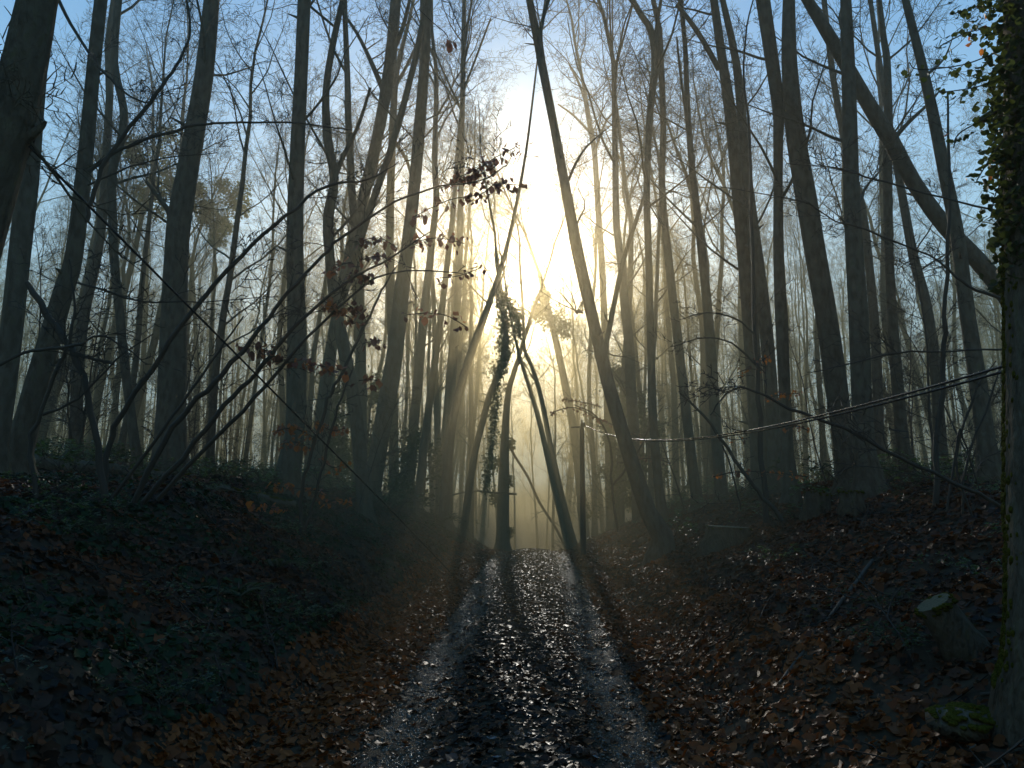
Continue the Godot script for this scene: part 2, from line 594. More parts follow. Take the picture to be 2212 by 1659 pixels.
func traced_trees() -> void:
	traced_tree("black leaning trunk with a broken stub, tied to the taut wire", 5.0, [[82, 0, 80], [40, 200, 95], [-20, 400, 108], [-75, 600, 112], [-150, 900, 118]], [[[40, 310, 30], [70, 290, 22], [92, 272, 12], [100, 262, 4]]], 1.0, 0, "dark_bark")
	traced_tree("straight dark trunk beside the black trunk that holds the wire", 9.0, [[95, 0, 38], [75, 200, 42], [60, 390, 44], [42, 553, 44], [17, 788, 44], [-8, 960, 48]], [], 1.0, 1)
	traced_tree("curving dark trunk bowed outward at its foot above the fallen log", 10.0, [[218, 0, 27], [200, 168, 28], [185, 336, 31], [160, 551, 36], [140, 620, 40], [101, 755, 45], [72, 855, 48], [45, 973, 56]], [], 1.0, 1)
	traced_tree("slim wavy trunk with a kink halfway up, behind the fan of stems", 16.0, [[256, 0, 16], [247, 134, 16], [267, 235, 17], [262, 300, 18], [243, 370, 18], [243, 470, 18], [246, 553, 18], [256, 654, 18], [266, 755, 18], [278, 855, 19], [290, 950, 21]], [], 1.0, 2)
	traced_tree("thickest pale grey trunk with a dead stub, behind the fan of stems", 15.0, [[457, 0, 34], [440, 168, 40], [411, 336, 43], [388, 470, 49], [381, 551, 48], [377, 654, 52], [373, 788, 58], [370, 889, 60], [368, 973, 70]], [[[370, 462, 14], [345, 430, 9], [316, 392, 6]]], 1.2, 3)
	traced_tree("straight dark trunk with orange beech leaves round its foot", 14.0, [[657, 0, 29], [650, 168, 29], [642, 336, 31], [637, 551, 35], [640, 654, 37], [641, 788, 42], [638, 922, 40], [626, 1017, 50]], [], 1.0, 2)
	traced_tree("sinuous trunk crossing another in an X behind the beech leaves", 17.0, [[740, 0, 12], [718, 101, 15], [704, 201, 16], [708, 302, 21], [722, 386, 20], [709, 470, 23], [712, 553, 21], [722, 640, 24], [732, 700, 26], [752, 800, 28], [770, 900, 28], [784, 1050, 30]], [[[722, 386, 12], [745, 330, 10], [775, 268, 8], [800, 190, 6]]], 1.0, 2)
	traced_tree("pale slanting trunk crossing the sinuous one in an X", 19.0, [[790, 480, 16], [760, 570, 20], [735, 650, 23], [715, 755, 24], [700, 850, 25], [690, 940, 27], [680, 1010, 30]], [], 0.9, 2)
	traced_tree("tall dark trunk with a broken bough stub near its foot", 20.0, [[920, 0, 28], [917, 134, 23], [907, 269, 26], [895, 403, 26], [878, 551, 28], [869, 620, 32], [854, 755, 34], [838, 855, 38], [820, 956, 37], [806, 1057, 36]], [[[815, 985, 10], [845, 978, 9], [862, 970, 5]]], 1.0, 1)
	traced_tree("forked trunk leaning behind the tall dark one with the stub", 24.0, [[855, 0, 26], [843, 134, 28], [821, 269, 26], [790, 403, 23], [755, 551, 20], [735, 640, 22], [715, 760, 24], [700, 880, 26]], [[[830, 200, 15], [800, 130, 11], [770, 70, 8], [735, 20, 6]], [[846, 120, 12], [870, 60, 10], [885, 0, 8]]], 1.0, 3)
	traced_tree("pale upright trunk with a fork, behind the leafy beech sprays", 30.0, [[880, 60, 8], [858, 150, 12], [850, 240, 16], [846, 336, 18], [843, 440, 18], [842, 551, 18], [846, 700, 19], [850, 900, 20]], [[[848, 300, 10], [880, 350, 8], [896, 420, 6]], [[852, 190, 9], [885, 130, 7], [915, 60, 5]]], 1.0, 3)
	traced_tree("slender tall trunk close to the sun, beside the shaded leaning one", 26.0, [[1003, 0, 10], [1001, 134, 12], [997, 336, 12], [993, 540, 15], [988, 640, 17], [982, 721, 20], [974, 822, 22], [968, 922, 23], [965, 1017, 24]], [[[1000, 200, 6], [1030, 120, 5], [1060, 40, 4]], [[998, 240, 6], [960, 160, 5], [935, 100, 4]]], 1.0, 2)
	traced_tree("leaning trunk rising straight towards the sun beside the ivied one", 24.0, [[1162, 120, 4], [1150, 220, 5], [1136, 330, 6], [1116, 440, 8], [1092, 545, 10], [1064, 635, 13], [1039, 704, 16], [1015, 770, 17], [995, 835, 17], [979, 905, 18], [968, 985, 19], [962, 1060, 21]], [], 0.8, 0)
	traced_tree("bent trunk wrapped in ivy below the sun", 27.0, [[1078, 600, 10], [1084, 650, 12], [1092, 721, 13], [1091, 771, 13], [1074, 815, 13], [1057, 855, 13], [1044, 906, 14], [1027, 973, 14], [1013, 1057, 16]], [], 0.7, 1, "bark", "ivied_tree")
	traced_tree("stout trunk standing at the crest beside the bright gap in the lane", 30.0, [[1121, 771, 9], [1108, 812, 11], [1097, 855, 13], [1091, 940, 17], [1089, 1010, 22], [1087, 1080, 26], [1086, 1170, 29]], [[[1094, 950, 6], [1112, 985, 6], [1140, 1030, 6], [1165, 1085, 6], [1200, 1140, 6], [1230, 1200, 6]]], 0.7, 1)
	traced_tree("curved trunk across the bright gap with a sharp elbow", 30.0, [[1128, 640, 6], [1131, 700, 7], [1133, 755, 8], [1148, 790, 9], [1168, 855, 10], [1188, 956, 11], [1210, 1057, 13], [1230, 1140, 15]], [], 0.7, 1)
	traced_tree("thin trunk leaning beside the elbowed one across the gap", 33.0, [[1110, 720, 6], [1124, 775, 8], [1144, 838, 9], [1168, 922, 11], [1198, 1057, 13], [1216, 1130, 14]], [], 0.7, 1)
	traced_tree("hazy trunk with a tuft of evergreen leaves beyond the gap", 40.0, [[1165, 590, 10], [1181, 654, 13], [1205, 755, 15], [1222, 838, 16], [1238, 922, 17], [1250, 1010, 19]], [], 0.8, 2)
	traced_tree("dark trunk leaning out over the lane beside the wooden post", 14.0, [[1144, 0, 17], [1173, 151, 20], [1196, 269, 19], [1221, 403, 22], [1249, 551, 26], [1280, 687, 25], [1312, 822, 28], [1351, 956, 31], [1399, 1104, 36], [1424, 1180, 42]], [[[1173, 130, 12], [1168, 64, 10], [1188, -10, 8]], [[1228, 390, 7], [1245, 350, 6], [1272, 312, 4], [1322, 269, 2]], [[1260, 676, 4], [1251, 672, 9], [1244, 676, 9]]], 1.0, 0)
	traced_tree("hazy open crowned tree standing beyond the leaning lane trunk", 36.0, [[1262, 190, 9], [1269, 240, 11], [1278, 290, 12], [1285, 336, 12], [1292, 450, 13], [1299, 551, 14], [1306, 700, 15], [1312, 850, 16], [1316, 1000, 18]], [[[1275, 260, 8], [1255, 190, 6], [1230, 140, 4]], [[1285, 330, 7], [1310, 260, 5], [1345, 230, 4]], [[1278, 290, 6], [1240, 250, 5], [1205, 225, 3]]], 0.9, 4)
	traced_tree("tall trunk that forks wide near the top, beyond the wooden post", 18.0, [[1366, 0, 13], [1386, 34, 14], [1406, 67, 16], [1416, 134, 19], [1405, 235, 15], [1397, 403, 15], [1401, 551, 15], [1406, 755, 16], [1410, 889, 18], [1417, 990, 19], [1427, 1090, 21]], [[[1415, 120, 11], [1418, 60, 9], [1428, 0, 8]], [[1400, 400, 8], [1370, 490, 9], [1345, 570, 11], [1318, 700, 12], [1303, 780, 12]]], 1.0, 3)
	traced_tree("narrow trunk rising close against the wide forked one", 20.0, [[1425, 60, 12], [1427, 118, 14], [1433, 269, 14], [1430, 403, 15], [1443, 551, 17], [1460, 700, 18], [1478, 850, 20], [1490, 960, 21], [1500, 1040, 23]], [], 1.0, 2)
	traced_tree("slim trunk with a long low bough, beside the double trunk", 19.0, [[1470, 0, 9], [1480, 100, 11], [1484, 200, 12], [1492, 330, 14], [1505, 450, 16], [1522, 600, 19], [1535, 750, 21], [1545, 900, 23], [1555, 1030, 26]], [[[1490, 300, 7], [1470, 160, 6], [1462, 80, 4]]], 1.0, 2)
	traced_tree("older half of the big double trunk, with a high slanting bough", 17.5, [[1542, 0, 18], [1561, 134, 21], [1581, 269, 28], [1593, 403, 27], [1608, 551, 30], [1620, 687, 32], [1630, 822, 34], [1638, 960, 36], [1645, 1040, 42]], [[[1553, 150, 13], [1520, 90, 12], [1490, 45, 11], [1462, 10, 10]]], 1.1, 2)
	traced_tree("younger half of the big double trunk, pressed against its twin", 17.0, [[1561, 0, 13], [1590, 134, 18], [1604, 269, 21], [1617, 403, 20], [1634, 551, 27], [1652, 687, 28], [1664, 822, 28], [1672, 960, 30], [1678, 1040, 34]], [], 1.0, 2)
	traced_tree("dark trunk that touches its broad neighbour at head of the stump", 14.0, [[1648, 0, 32], [1668, 134, 30], [1682, 240, 26], [1681, 300, 21], [1681, 403, 19], [1682, 551, 22], [1688, 687, 26], [1694, 822, 25], [1700, 960, 26], [1706, 1030, 30]], [], 1.0, 1)
	traced_tree("broad dark trunk leaning above the mossy stumps", 13.5, [[1704, 0, 27], [1705, 134, 34], [1716, 269, 40], [1726, 340, 42], [1742, 430, 44], [1762, 551, 44], [1786, 687, 44], [1805, 822, 47], [1823, 956, 44], [1835, 1035, 52]], [], 1.1, 1)
	traced_tree("straight black trunk standing between the mossy stumps and the diagonal trunk", 12.5, [[1827, 0, 24], [1832, 134, 29], [1836, 269, 31], [1839, 403, 33], [1846, 551, 36], [1855, 687, 41], [1860, 822, 42], [1867, 956, 44], [1875, 1030, 54]], [], 1.0, 1)
	traced_tree("diagonal trunk slanting steeply across the others towards the ivied trunk", 14.5, [[1744, 0, 24], [1805, 101, 30], [1866, 208, 32], [1923, 302, 36], [1973, 393, 33], [2040, 487, 34], [2110, 560, 36], [2175, 640, 38], [2260, 760, 42], [2360, 920, 48]], [[[1930, 300, 12], [1965, 262, 9], [2010, 220, 6], [2030, 195, 3]]], 1.0, 0)
	traced_tree("upright slim trunk crossing behind the diagonal one", 16.0, [[1900, 0, 10], [1909, 84, 14], [1916, 134, 16], [1919, 269, 19], [1917, 380, 20], [1921, 551, 18], [1928, 687, 21], [1938, 822, 25], [1950, 956, 27], [1960, 1040, 32]], [], 1.0, 2)
	traced_tree("leaning grey trunk just before the ivied trunk with a wet streak", 12.0, [[1956, 0, 16], [1990, 134, 20], [2013, 235, 23], [2040, 370, 26], [2067, 504, 28], [2091, 687, 31], [2112, 822, 35], [2130, 956, 38], [2140, 1050, 44]], [], 1.0, 1)
	traced_tree("hazy trunk between the black trunk and the leaning grey one", 21.0, [[1880, 0, 10], [1910, 200, 13], [1945, 400, 17], [1973, 553, 20], [2000, 654, 21], [2020, 788, 23], [2027, 889, 24], [2035, 1000, 27]], [], 1.0, 2)
	traced_tree("pale trunk glimpsed between the broad trunk and the black one", 22.0, [[1780, 0, 12], [1800, 170, 14], [1830, 330, 16], [1862, 450, 17], [1880, 600, 18], [1893, 760, 20], [1900, 1000, 23]], [], 1.0, 2)

func background_trees() -> void:
	var trunks: Array[ArrayMesh] = []
	var tops: Array[Vector3] = []
	for k in 8:
		var pts := PackedVector3Array()
		var rad := PackedFloat32Array()
		var p := Vector3(0, -0.3, 0)
		var dir := Vector3.UP
		for s in 19:
			pts.append(p)
			rad.append(lerpf(0.165, 0.093, s / 18.0) * (1.5 if s == 0 else 1.2 if s == 1 else 1.0))
			dir = (dir + rv() * Vector3(0.05, 0, 0.05) - Vector3(p.x, 0, p.z) * 0.02 + Vector3(0, 0.02, 0)).normalized()
			p += dir * 0.6
		var a := Acc.new()
		a.tube(pts, rad, 9, 0.1, bumps)
		trunks.append(a.mesh())
		tops.append(pts[-1])
	# the wood goes on beside and behind the viewer and shades the lane from there
	var beside: Array[Transform3D] = []
	while beside.size() < 460:
		var d := rng.randf_range(-62.0, 34.0)
		var x := rng.randf_range(-60.0, 60.0)
		if absf(x - lane_x(d)) < (3.4 if d > -3.0 else 2.4) or (d > -2.0 and absf(x) < 0.8 * d + 3.0) or Vector2(x, d).length() < 4.5:
			continue
		beside.append(Transform3D(Basis(Vector3.UP, rng.randf() * TAU) * Basis.from_scale(Vector3.ONE * rng.randf_range(0.85, 1.3)), on_ground(x, -d)))
	wood("surrounding_wood", "bare wood closing in round the near end of the lane", beside, trunks, tops)
	for e in [[33.0, -1.75, 0.8], [37.0, 3.9, 0.85], [41.0, -2.2, 0.8], [24.0, -2.9, 0.8], [29.0, -2.7, 0.85], [44.0, 2.3, 0.55], [52.0, -0.9, 0.5], [58.0, 1.9, 0.55], [62.0, 0.2, 0.5], [66.0, 2.9, 0.6], [22.5, 3.7, 1.15], [26.0, -3.5, 1.2], [28.5, 3.9, 1.1], [22.0, -4.3, 1.1]]:
		taken.append(Vector2(e[1], -e[0]))
		hazy_tree(e[1], e[0], trunks, tops, e[2])
	var made := 0
	var tries := 0
	while made < 285 and tries < 20000:
		tries += 1
		var d := sqrt(rng.randf()) * 95.0
		if d < 21.0:
			continue
		var x := rng.randf_range(-0.74, 0.74) * d
		var u := absf(x - lane_x(d))
		if u < 2.7 + 0.012 * d and d < 110.0:
			continue
		var ok := true
		for q in taken:
			if q.distance_squared_to(Vector2(x, -d)) < (2.2 if d < 40.0 else 3.2):
				ok = false
				break
		if not ok:
			continue
		taken.append(Vector2(x, -d))
		made += 1
		hazy_tree(x, d, trunks, tops, lerpf(0.55, 1.3, pow(rng.randf(), 1.6)))
	# between and beyond them the wood closes into one mass
	var where: Array[Transform3D] = []
	while where.size() < 330:
		var d := rng.randf_range(48.0, 140.0)
		var x := rng.randf_range(-0.74, 0.74) * d
		if absf(x - lane_x(d)) < 4.0 and d < 120.0:
			continue
		var s := rng.randf_range(0.32, 0.62)
		where.append(Transform3D(Basis(Quaternion(Vector3.UP, Vector3(-x / d * 0.08 + rng.randfn(0, 0.035), 1, rng.randfn(0, 0.04)).normalized())) * Basis(Vector3.UP, rng.randf() * TAU) * Basis.from_scale(Vector3(s, rng.randf_range(0.8, 1.1), s)), on_ground(x, -d)))
	wood("distant_wood", "distant bare wood melting into the mist behind the hazy trees", where, trunks, tops)

func wood(called: String, label: String, where: Array[Transform3D], trunks: Array, tops: Array) -> void:
	var a := Acc.new()
	a.add(trunks[1], Transform3D())
	a.add(crowns[3], Transform3D(Basis(), tops[1]))
	for k in 4:
		var f := 0.45 + 0.13 * k
		a.add(limbs[k], Transform3D(Basis(Vector3.UP, k * 1.7), tops[1] * f))
	var mm := MultiMesh.new()
	mm.transform_format = MultiMesh.TRANSFORM_3D
	mm.mesh = a.mesh()
	mm.instance_count = where.size()
	for k in where.size():
		mm.set_instance_transform(k, where[k])
	var o := MultiMeshInstance3D.new()
	o.name = numbered(called)
	o.multimesh = mm
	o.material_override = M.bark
	add_child(o)
	tag(o, label, "wood")
	o.set_meta("kind", "stuff")

func hazy_tree(x: float, d: float, trunks: Array, tops: Array, s: float) -> void:
	var size := "thin" if s < 0.7 else "slender" if s < 1.0 else "stout"
	var far := "dim" if d < 48.0 else "pale"
	var side := "beyond the bright gap in the lane" if absf(x - lane_x(d)) < 0.1 * d else "beyond the shrub bank" if x < 0.0 else "beyond the cable bank"
	var label := "%s %s bare tree standing in the mist %s" % [size, far, side]
	var o := thing("hazy_tree", label, "tree", on_ground(x, -d), "misty trees " + side)
	var k := rng.randi() % trunks.size()
	var lean := Vector3(-x / maxf(absf(d), 20.0) * 0.1 + rng.randfn(0, 0.05), 1, rng.randfn(0, 0.04)).normalized()
	var b := Basis(Quaternion(Vector3.UP, lean)) * Basis(Vector3.UP, rng.randf() * TAU)
	var tall := rng.randf_range(0.85, 1.15)
	var trunk_b := b * Basis.from_scale(Vector3(s, tall, s))
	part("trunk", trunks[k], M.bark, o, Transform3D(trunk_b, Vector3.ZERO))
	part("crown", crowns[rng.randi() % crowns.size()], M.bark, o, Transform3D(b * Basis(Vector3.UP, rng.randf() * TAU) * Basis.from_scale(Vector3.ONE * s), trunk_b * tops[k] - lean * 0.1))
	for n in rng.randi_range(3, 6):
		var f := rng.randf_range(0.35, 0.97)
		var at := trunk_b * Vector3(tops[k].x * f, tops[k].y * f, tops[k].z * f)
		part("limb", limbs[rng.randi() % limbs.size()], M.bark, o, Transform3D(Basis(Vector3.UP, rng.randf() * TAU) * Basis.from_scale(Vector3.ONE * rng.randf_range(0.6, 1.1)), at))

# ------------------------------------------------------------------ saplings and shrubs
func make_sapling(tall: float) -> Array:
	# [stem, twigs]
	var a := Acc.new()
	var b := Acc.new()
	var p := Vector3(0, -0.1, 0)
	var dir := Vector3(rng.randf_range(-0.15, 0.15), 1, rng.randf_range(-0.15, 0.15)).normalized()
	var pts := PackedVector3Array()
	var rad := PackedFloat32Array()
	for s in 13:
		pts.append(p)
		rad.append(lerpf(0.028, 0.006, s / 12.0))
		dir = (dir + rv() * 0.1).normalized()
		p += dir * tall / 12.0
	a.tube(pts, rad, 5)
	for k in 26:
		var t := rng.randf_range(1.5, 12.0)
		var i := mini(int(t), 11)
		var out := Vector3(rng.randf_range(-1, 1), rng.randf_range(0.0, 0.7), rng.randf_range(-1, 1)).normalized()
		grow(b, pts[i].lerp(pts[i + 1], t - i), out, rng.randf_range(0.6, 1.7) * (1.2 - t / 18.0), 0.009, 2, [0, 0, 6, 4], [0, 0, 0.2, 0.3], [0, 0, 0.02, 0.02], [0, 0, 45.0, 42.0], [0, 0, 0.45, 0.5])
	return [a.mesh(), b.mesh()]

func saplings() -> void:
	var kinds := []
	for k in 6:
		kinds.append(make_sapling(rng.randf_range(3.0, 6.5)))
	var made := 0
	while made < 105:
		var d := rng.randf_range(13.0, 60.0)
		var x := rng.randf_range(-0.72, 0.72) * d
		var u := absf(x - lane_x(d))
		if u < 3.2:
			continue
		made += 1
		var o := thing("bare_sapling", "%s bare sapling with whippy twigs under the trees %s" % ["dark" if d < 24.0 else "hazy", "on the shrub bank" if x < 0.0 else "on the cable bank"], "sapling", on_ground(x, -d), "bare saplings on the " + ("shrub bank" if x < 0.0 else "cable bank"))
		var k: Array = kinds[rng.randi() % kinds.size()]
		var b := Basis(Quaternion(Vector3.UP, Vector3(rng.randfn(0, 0.15), 1, rng.randfn(0, 0.15)).normalized())) * Basis(Vector3.UP, rng.randf() * TAU) * Basis.from_scale(Vector3.ONE * rng.randf_range(0.6, 1.2))
		part("stem", k[0], M.twig, o, Transform3D(b, Vector3.ZERO))
		part("twigs", k[1], M.twig, o, Transform3D(b, Vector3.ZERO))

func stem(o: Node3D, p: Array, d: float, twigs := 8, called := "stem", long := 0.7) -> void:
	var line := smooth_line(p, d, 4)
	var pts: PackedVector3Array = line[0]
	var rad: PackedFloat32Array = line[1]
	var a := Acc.new()
	var q := PackedVector3Array()
	for k in pts.size():
		q.append(pts[k] - o.position + (rv() * (0.004 + rad[k] * 0.5) if k > 1 else Vector3.ZERO))
	a.tube(q, rad, 6, 0.2, bumps)
	for k in twigs:
		var i := rng.randi_range(int(q.size() * 0.25), q.size() - 2)
		var along := (q[i + 1] - q[i]).normalized()
		var out := (along * 0.6 + Vector3(rng.randf_range(-1, 1), rng.randf_range(-0.4, 0.9), rng.randf_range(-0.5, 0.5))).normalized()
		grow(a, q[i], out, rng.randf_range(0.3, 1.0) * long, clampf(rad[i] * 0.4, 0.0022, 0.006), 2, [0, 0, 5, 2], [0, 0, 0.25, 0.3], [0, 0, 0.02, 0.0], [0, 0, 42.0, 42.0], [0, 0, 0.5, 0.5])
	part(called, a.mesh(), M.twig, o)

func leafy(o: Node3D, p: Array, d: float, many: int, mats: Array, size := 1.25) -> void:
	# a thin twig with leaves hanging along it
	var q := []
	for e in p:
		q.append([e[0], e[1], 2.2])
	var line := smooth_line(q, d, 4)
	var pts: PackedVector3Array = line[0]
	var rad: PackedFloat32Array = line[1]
	var a := Acc.new()
	var w := PackedVector3Array()
	for k in pts:
		w.append(k - o.position)
	a.tube(w, rad, 4)
	var spots := []
	for k in many * 2:
		var t := rng.randf_range(0.0, w.size() - 1.01)
		var i := int(t)
		var at := w[i].lerp(w[i + 1], t - i)
		var off := Vector3(rng.randf_range(-0.07, 0.07), rng.randf_range(-0.06, 0.05), rng.randf_range(-0.08, 0.08)) * size
		a.twig(at, at + off, 0.0015, 0.001)
		spots.append(at + off)
	part("twig", a.mesh(), M.twig, o)
	var rest := Acc.new()
	for n in spots.size():
		var at: Vector3 = spots[n]
		var hang := Basis.from_euler(Vector3(rng.randf_range(0.3, 1.5), rng.randf() * TAU, rng.randf_range(-0.6, 0.6)))
		var s := rng.randf_range(0.55, 1.1) * size
		var where := Transform3D(hang.scaled(Vector3.ONE * s), at + hang * Vector3(0, 0, 0.03 * s))
		if n < many * 1.1:
			part("leaf", leaf_meshes[rng.randi() % 4], M[mats[rng.randi() % mats.size()]], o, where)
		else:
			rest.add(leaf_meshes[rng.randi() % 4], where)
	part("leaves", rest.mesh(), M[mats[0]], o).set_meta("kind", "stuff")

func base_of(x: float, y: float, d: float) -> Vector3:
	var p := pix(x, y, d)
	return on_ground(p.x, p.z)

func shrubs() -> void:
	# the fan of arching stems on the near bank
	var o := thing("beech_shrub", "fan of arching bare stems carrying rusty beech leaves over the lane", "shrub", base_of(228, 1060, 8.0))
	stem(o, [[225, 1075, 13], [235, 960, 12], [268, 890, 11], [325, 800, 11], [412, 678, 10], [520, 553, 9], [618, 467, 7], [709, 400, 6], [792, 390, 4], [862, 349, 2]], 8.0, 12)
	stem(o, [[240, 1080, 8], [336, 949, 7], [403, 855, 6], [470, 761, 5], [527, 682, 3]], 8.0, 5)
	stem(o, [[290, 1085, 13], [356, 949, 12], [413, 876, 11], [480, 808, 11], [564, 708, 9], [625, 630, 8], [699, 553, 7], [734, 517, 6], [852, 437, 5], [950, 403, 4], [1037, 390, 3], [1097, 356, 2]], 8.3, 16)
	stem(o, [[310, 1085, 12], [420, 956, 11], [504, 855, 10], [571, 788, 9], [632, 711, 8], [743, 613, 6], [852, 553, 4], [930, 500, 2]], 8.5, 12)
	stem(o, [[340, 1080, 10], [470, 940, 9], [571, 839, 8], [638, 755, 7], [743, 654, 5], [840, 590, 4], [1000, 590, 2]], 8.6, 12)
	stem(o, [[228, 1075, 15], [202, 923, 13], [168, 781, 14], [118, 701, 15], [64, 620, 12], [58, 612, 3]], 7.6, 3)
	stem(o, [[166, 765, 8], [205, 776, 7], [245, 785, 6]], 7.6, 0, "broken_branch")
	stem(o, [[80, 1075, 10], [64, 956, 9], [87, 896, 8], [128, 788, 8], [151, 741, 7], [161, 654, 5], [150, 560, 3]], 7.4, 8)
	stem(o, [[0, 788, 7], [67, 758, 7], [161, 748, 6], [215, 724, 5], [269, 751, 3], [319, 788, 2]], 7.0, 8)
	stem(o, [[165, 610, 5], [242, 634, 5], [302, 651, 4], [437, 652, 3], [600, 640, 1.5]], 7.6, 8)
	stem(o, [[92, 896, 7], [170, 860, 5], [250, 780, 4], [330, 720, 3]], 7.5, 6)
	var rust := ["beech_leaf", "dark_leaf", "beech_leaf", "dark_leaf", "orange_leaf"]
	var dark := ["dark_leaf", "dark_leaf", "beech_leaf"]
	for e in [[[[986, 384], [1037, 363], [1070, 340], [1112, 319]], 34, dark], [[[940, 410], [1003, 388], [1050, 372]], 14, dark], [[[890, 470], [970, 432], [1037, 420], [1070, 398], [1121, 400]], 34, dark], [[[892, 524], [943, 514], [1003, 526]], 16, dark], [[[761, 524], [818, 514], [859, 537]], 12, dark], [[[950, 600], [990, 596], [1040, 578]], 9, dark], [[[880, 680], [930, 676], [970, 684], [1010, 708]], 10, rust],
		[[[710, 590], [735, 573], [760, 566]], 7, rust], [[[758, 600], [777, 592], [800, 600]], 12, dark], [[[785, 560], [815, 553], [842, 560]], 8, dark], [[[700, 650], [727, 668], [758, 690]], 26, rust], [[[745, 655], [767, 668], [790, 690]], 12, dark], [[[785, 742], [805, 737], [825, 735]], 6, dark], [[[528, 744], [553, 750], [580, 758]], 8, dark], [[[575, 760], [600, 773], [640, 790]], 14, rust], [[[660, 780], [700, 792], [742, 800]], 20, rust], [[[775, 822], [795, 820], [815, 822]], 6, rust]]:
		leafy(o, e[0], 8.6, e[1], e[2])
	var b := thing("beech_sapling", "young beech with orange leaves beside the straight dark trunk", "sapling", base_of(650, 1130, 11.0))
	stem(b, [[650, 1150, 8], [652, 1060, 8], [669, 990, 7], [700, 890, 7], [711, 853, 7], [738, 808, 7], [762, 757, 6], [809, 660, 5], [837, 605, 4], [858, 573, 2]], 11.0, 12)
	stem(b, [[656, 1150, 7], [682, 1070, 6], [706, 973, 6], [730, 880, 5], [760, 800, 3]], 11.0, 10)
	for e in [[[[600, 930], [635, 925], [680, 945]], 24], [[[605, 960], [640, 955], [670, 970]], 14], [[[690, 915], [715, 930], [745, 925]], 16], [[[590, 1050], [650, 1056], [710, 1062]], 20], [[[540, 1090], [580, 1095], [620, 1100]], 12], [[[690, 990], [720, 1010], [745, 1000]], 10], [[[700, 1085], [730, 1080], [760, 1090]], 8]]:
		leafy(b, e[0], 11.0, e[1], ["orange_leaf", "beech_leaf", "beech_leaf"])
	var c := thing("leaning_sapling", "dark upright sapling with a few orange leaves on the cable bank", "sapling", base_of(1656, 1110, 11.5))
	stem(c, [[1656, 1130, 14], [1644, 990, 12], [1637, 822, 10], [1629, 721, 9], [1624, 538, 8], [1619, 286, 6], [1607, 168, 5], [1612, 60, 4], [1640, -40, 3]], 11.5, 16)
	stem(c, [[1629, 721, 5], [1590, 690, 4], [1530, 675, 3], [1469, 690, 2]], 11.5, 5, "branch")
	stem(c, [[1634, 790, 5], [1580, 740, 4], [1520, 730, 3], [1450, 750, 2]], 11.5, 5, "branch")
	for e in [[[[1540, 1030], [1600, 1018], [1680, 1022], [1745, 1030]], 24], [[[1600, 770], [1640, 780], [1655, 770]], 8], [[[1593, 805], [1618, 797], [1645, 800]], 8], [[[1655, 860], [1690, 852], [1725, 850]], 16], [[[1560, 945], [1590, 950], [1620, 945]], 5], [[[1690, 930], [1720, 920], [1745, 930]], 8]]:
		leafy(c, e[0], 11.5, e[1], ["orange_leaf", "beech_leaf", "dark_leaf"], 0.9)
	var f := thing("leaning_stick", "dead leaning stick propped on the bank below the cable", "branch", base_of(1690, 1120, 11.0))
	stem(f, [[1690, 1125, 10], [1650, 1075, 9], [1603, 1017, 8], [1536, 916, 7], [1469, 849, 4]], 11.0, 6)
	stem(f, [[1560, 960, 4], [1585, 1030, 4], [1600, 1100, 3]], 11.0, 2, "branch")
	var g := thing("arching_bough", "long dark bough arching down to the ground beside the ivied trunk", "branch", base_of(2205, 1130, 7.0))
	stem(g, [[2215, 1150, 10], [2160, 1095, 9], [2091, 1057, 9], [1939, 986, 8], [1822, 926, 8], [1704, 882, 7], [1613, 838, 5], [1566, 852, 4], [1536, 896, 2]], 7.2, 16)
	stem(g, [[2060, 1040, 4], [2000, 1030, 3], [1900, 1012, 2], [1800, 1000, 1.5]], 7.2, 8, "branch")
	var h := thing("drooping_limb_sapling", "whippy sapling sending thin boughs across the straight black trunk", "sapling", base_of(2030, 1080, 9.0))
	stem(h, [[2022, 1100, 13], [2022, 990, 12], [2037, 805, 11], [2040, 721, 10], [2047, 553, 8], [2050, 400, 6], [2046, 200, 4]], 9.0, 10)
	stem(h, [[2168, 647, 7], [2091, 617, 6], [2047, 580, 5], [2007, 551, 4], [1872, 497, 4], [1805, 477, 3], [1724, 433, 3], [1553, 403, 1.5]], 8.5, 14, "branch")
	stem(h, [[2161, 457, 5], [2040, 427, 4], [1872, 383, 4], [1805, 363, 3], [1697, 353, 2]], 8.5, 12, "branch")
	stem(h, [[2174, 755, 5], [2060, 758, 4], [1939, 762, 4], [1822, 790, 3], [1745, 805, 2]], 9.0, 10, "branch")
	for e in [[2100, 1115, 2065, 990, 2110, 840, 2150, 780], [2080, 1110, 2085, 1010, 2140, 860, 2170, 760], [2045, 1105, 2070, 940, 2080, 945, 2115, 1060]]:
		stem(h, [[e[0], e[1], 5], [e[2], e[3], 5], [e[4], e[5], 4], [e[6], e[7], 2]], 7.5, 3)
	# leafy sapling behind the post
	var j := thing("beech_sapling", "small beech in hazy brown leaf behind the wooden post", "sapling", base_of(1330, 1130, 19.0))
	stem(j, [[1335, 1150, 6], [1322, 1050, 6], [1318, 960, 5], [1290, 900, 4], [1240, 875, 2]], 19.0, 8)
	stem(j, [[1322, 1050, 5], [1370, 990, 5], [1400, 930, 3], [1430, 880, 2]], 19.0, 8)
	for e in [[[[1190, 892], [1240, 880], [1292, 905]], 26], [[[1215, 862], [1265, 870], [1300, 880]], 18], [[[1290, 905], [1330, 920], [1390, 950]], 26], [[[1340, 1000], [1400, 990], [1450, 1000]], 18]]:
		leafy(j, e[0], 19.0, e[1], ["beech_leaf", "dark_leaf"], 1.1)
	# long boughs reaching in from the leaning trunks
	var k2 := thing("overhanging_bough", "long forked bough reaching across from the outward bowed trunk", "branch", base_of(175, 990, 9.6))
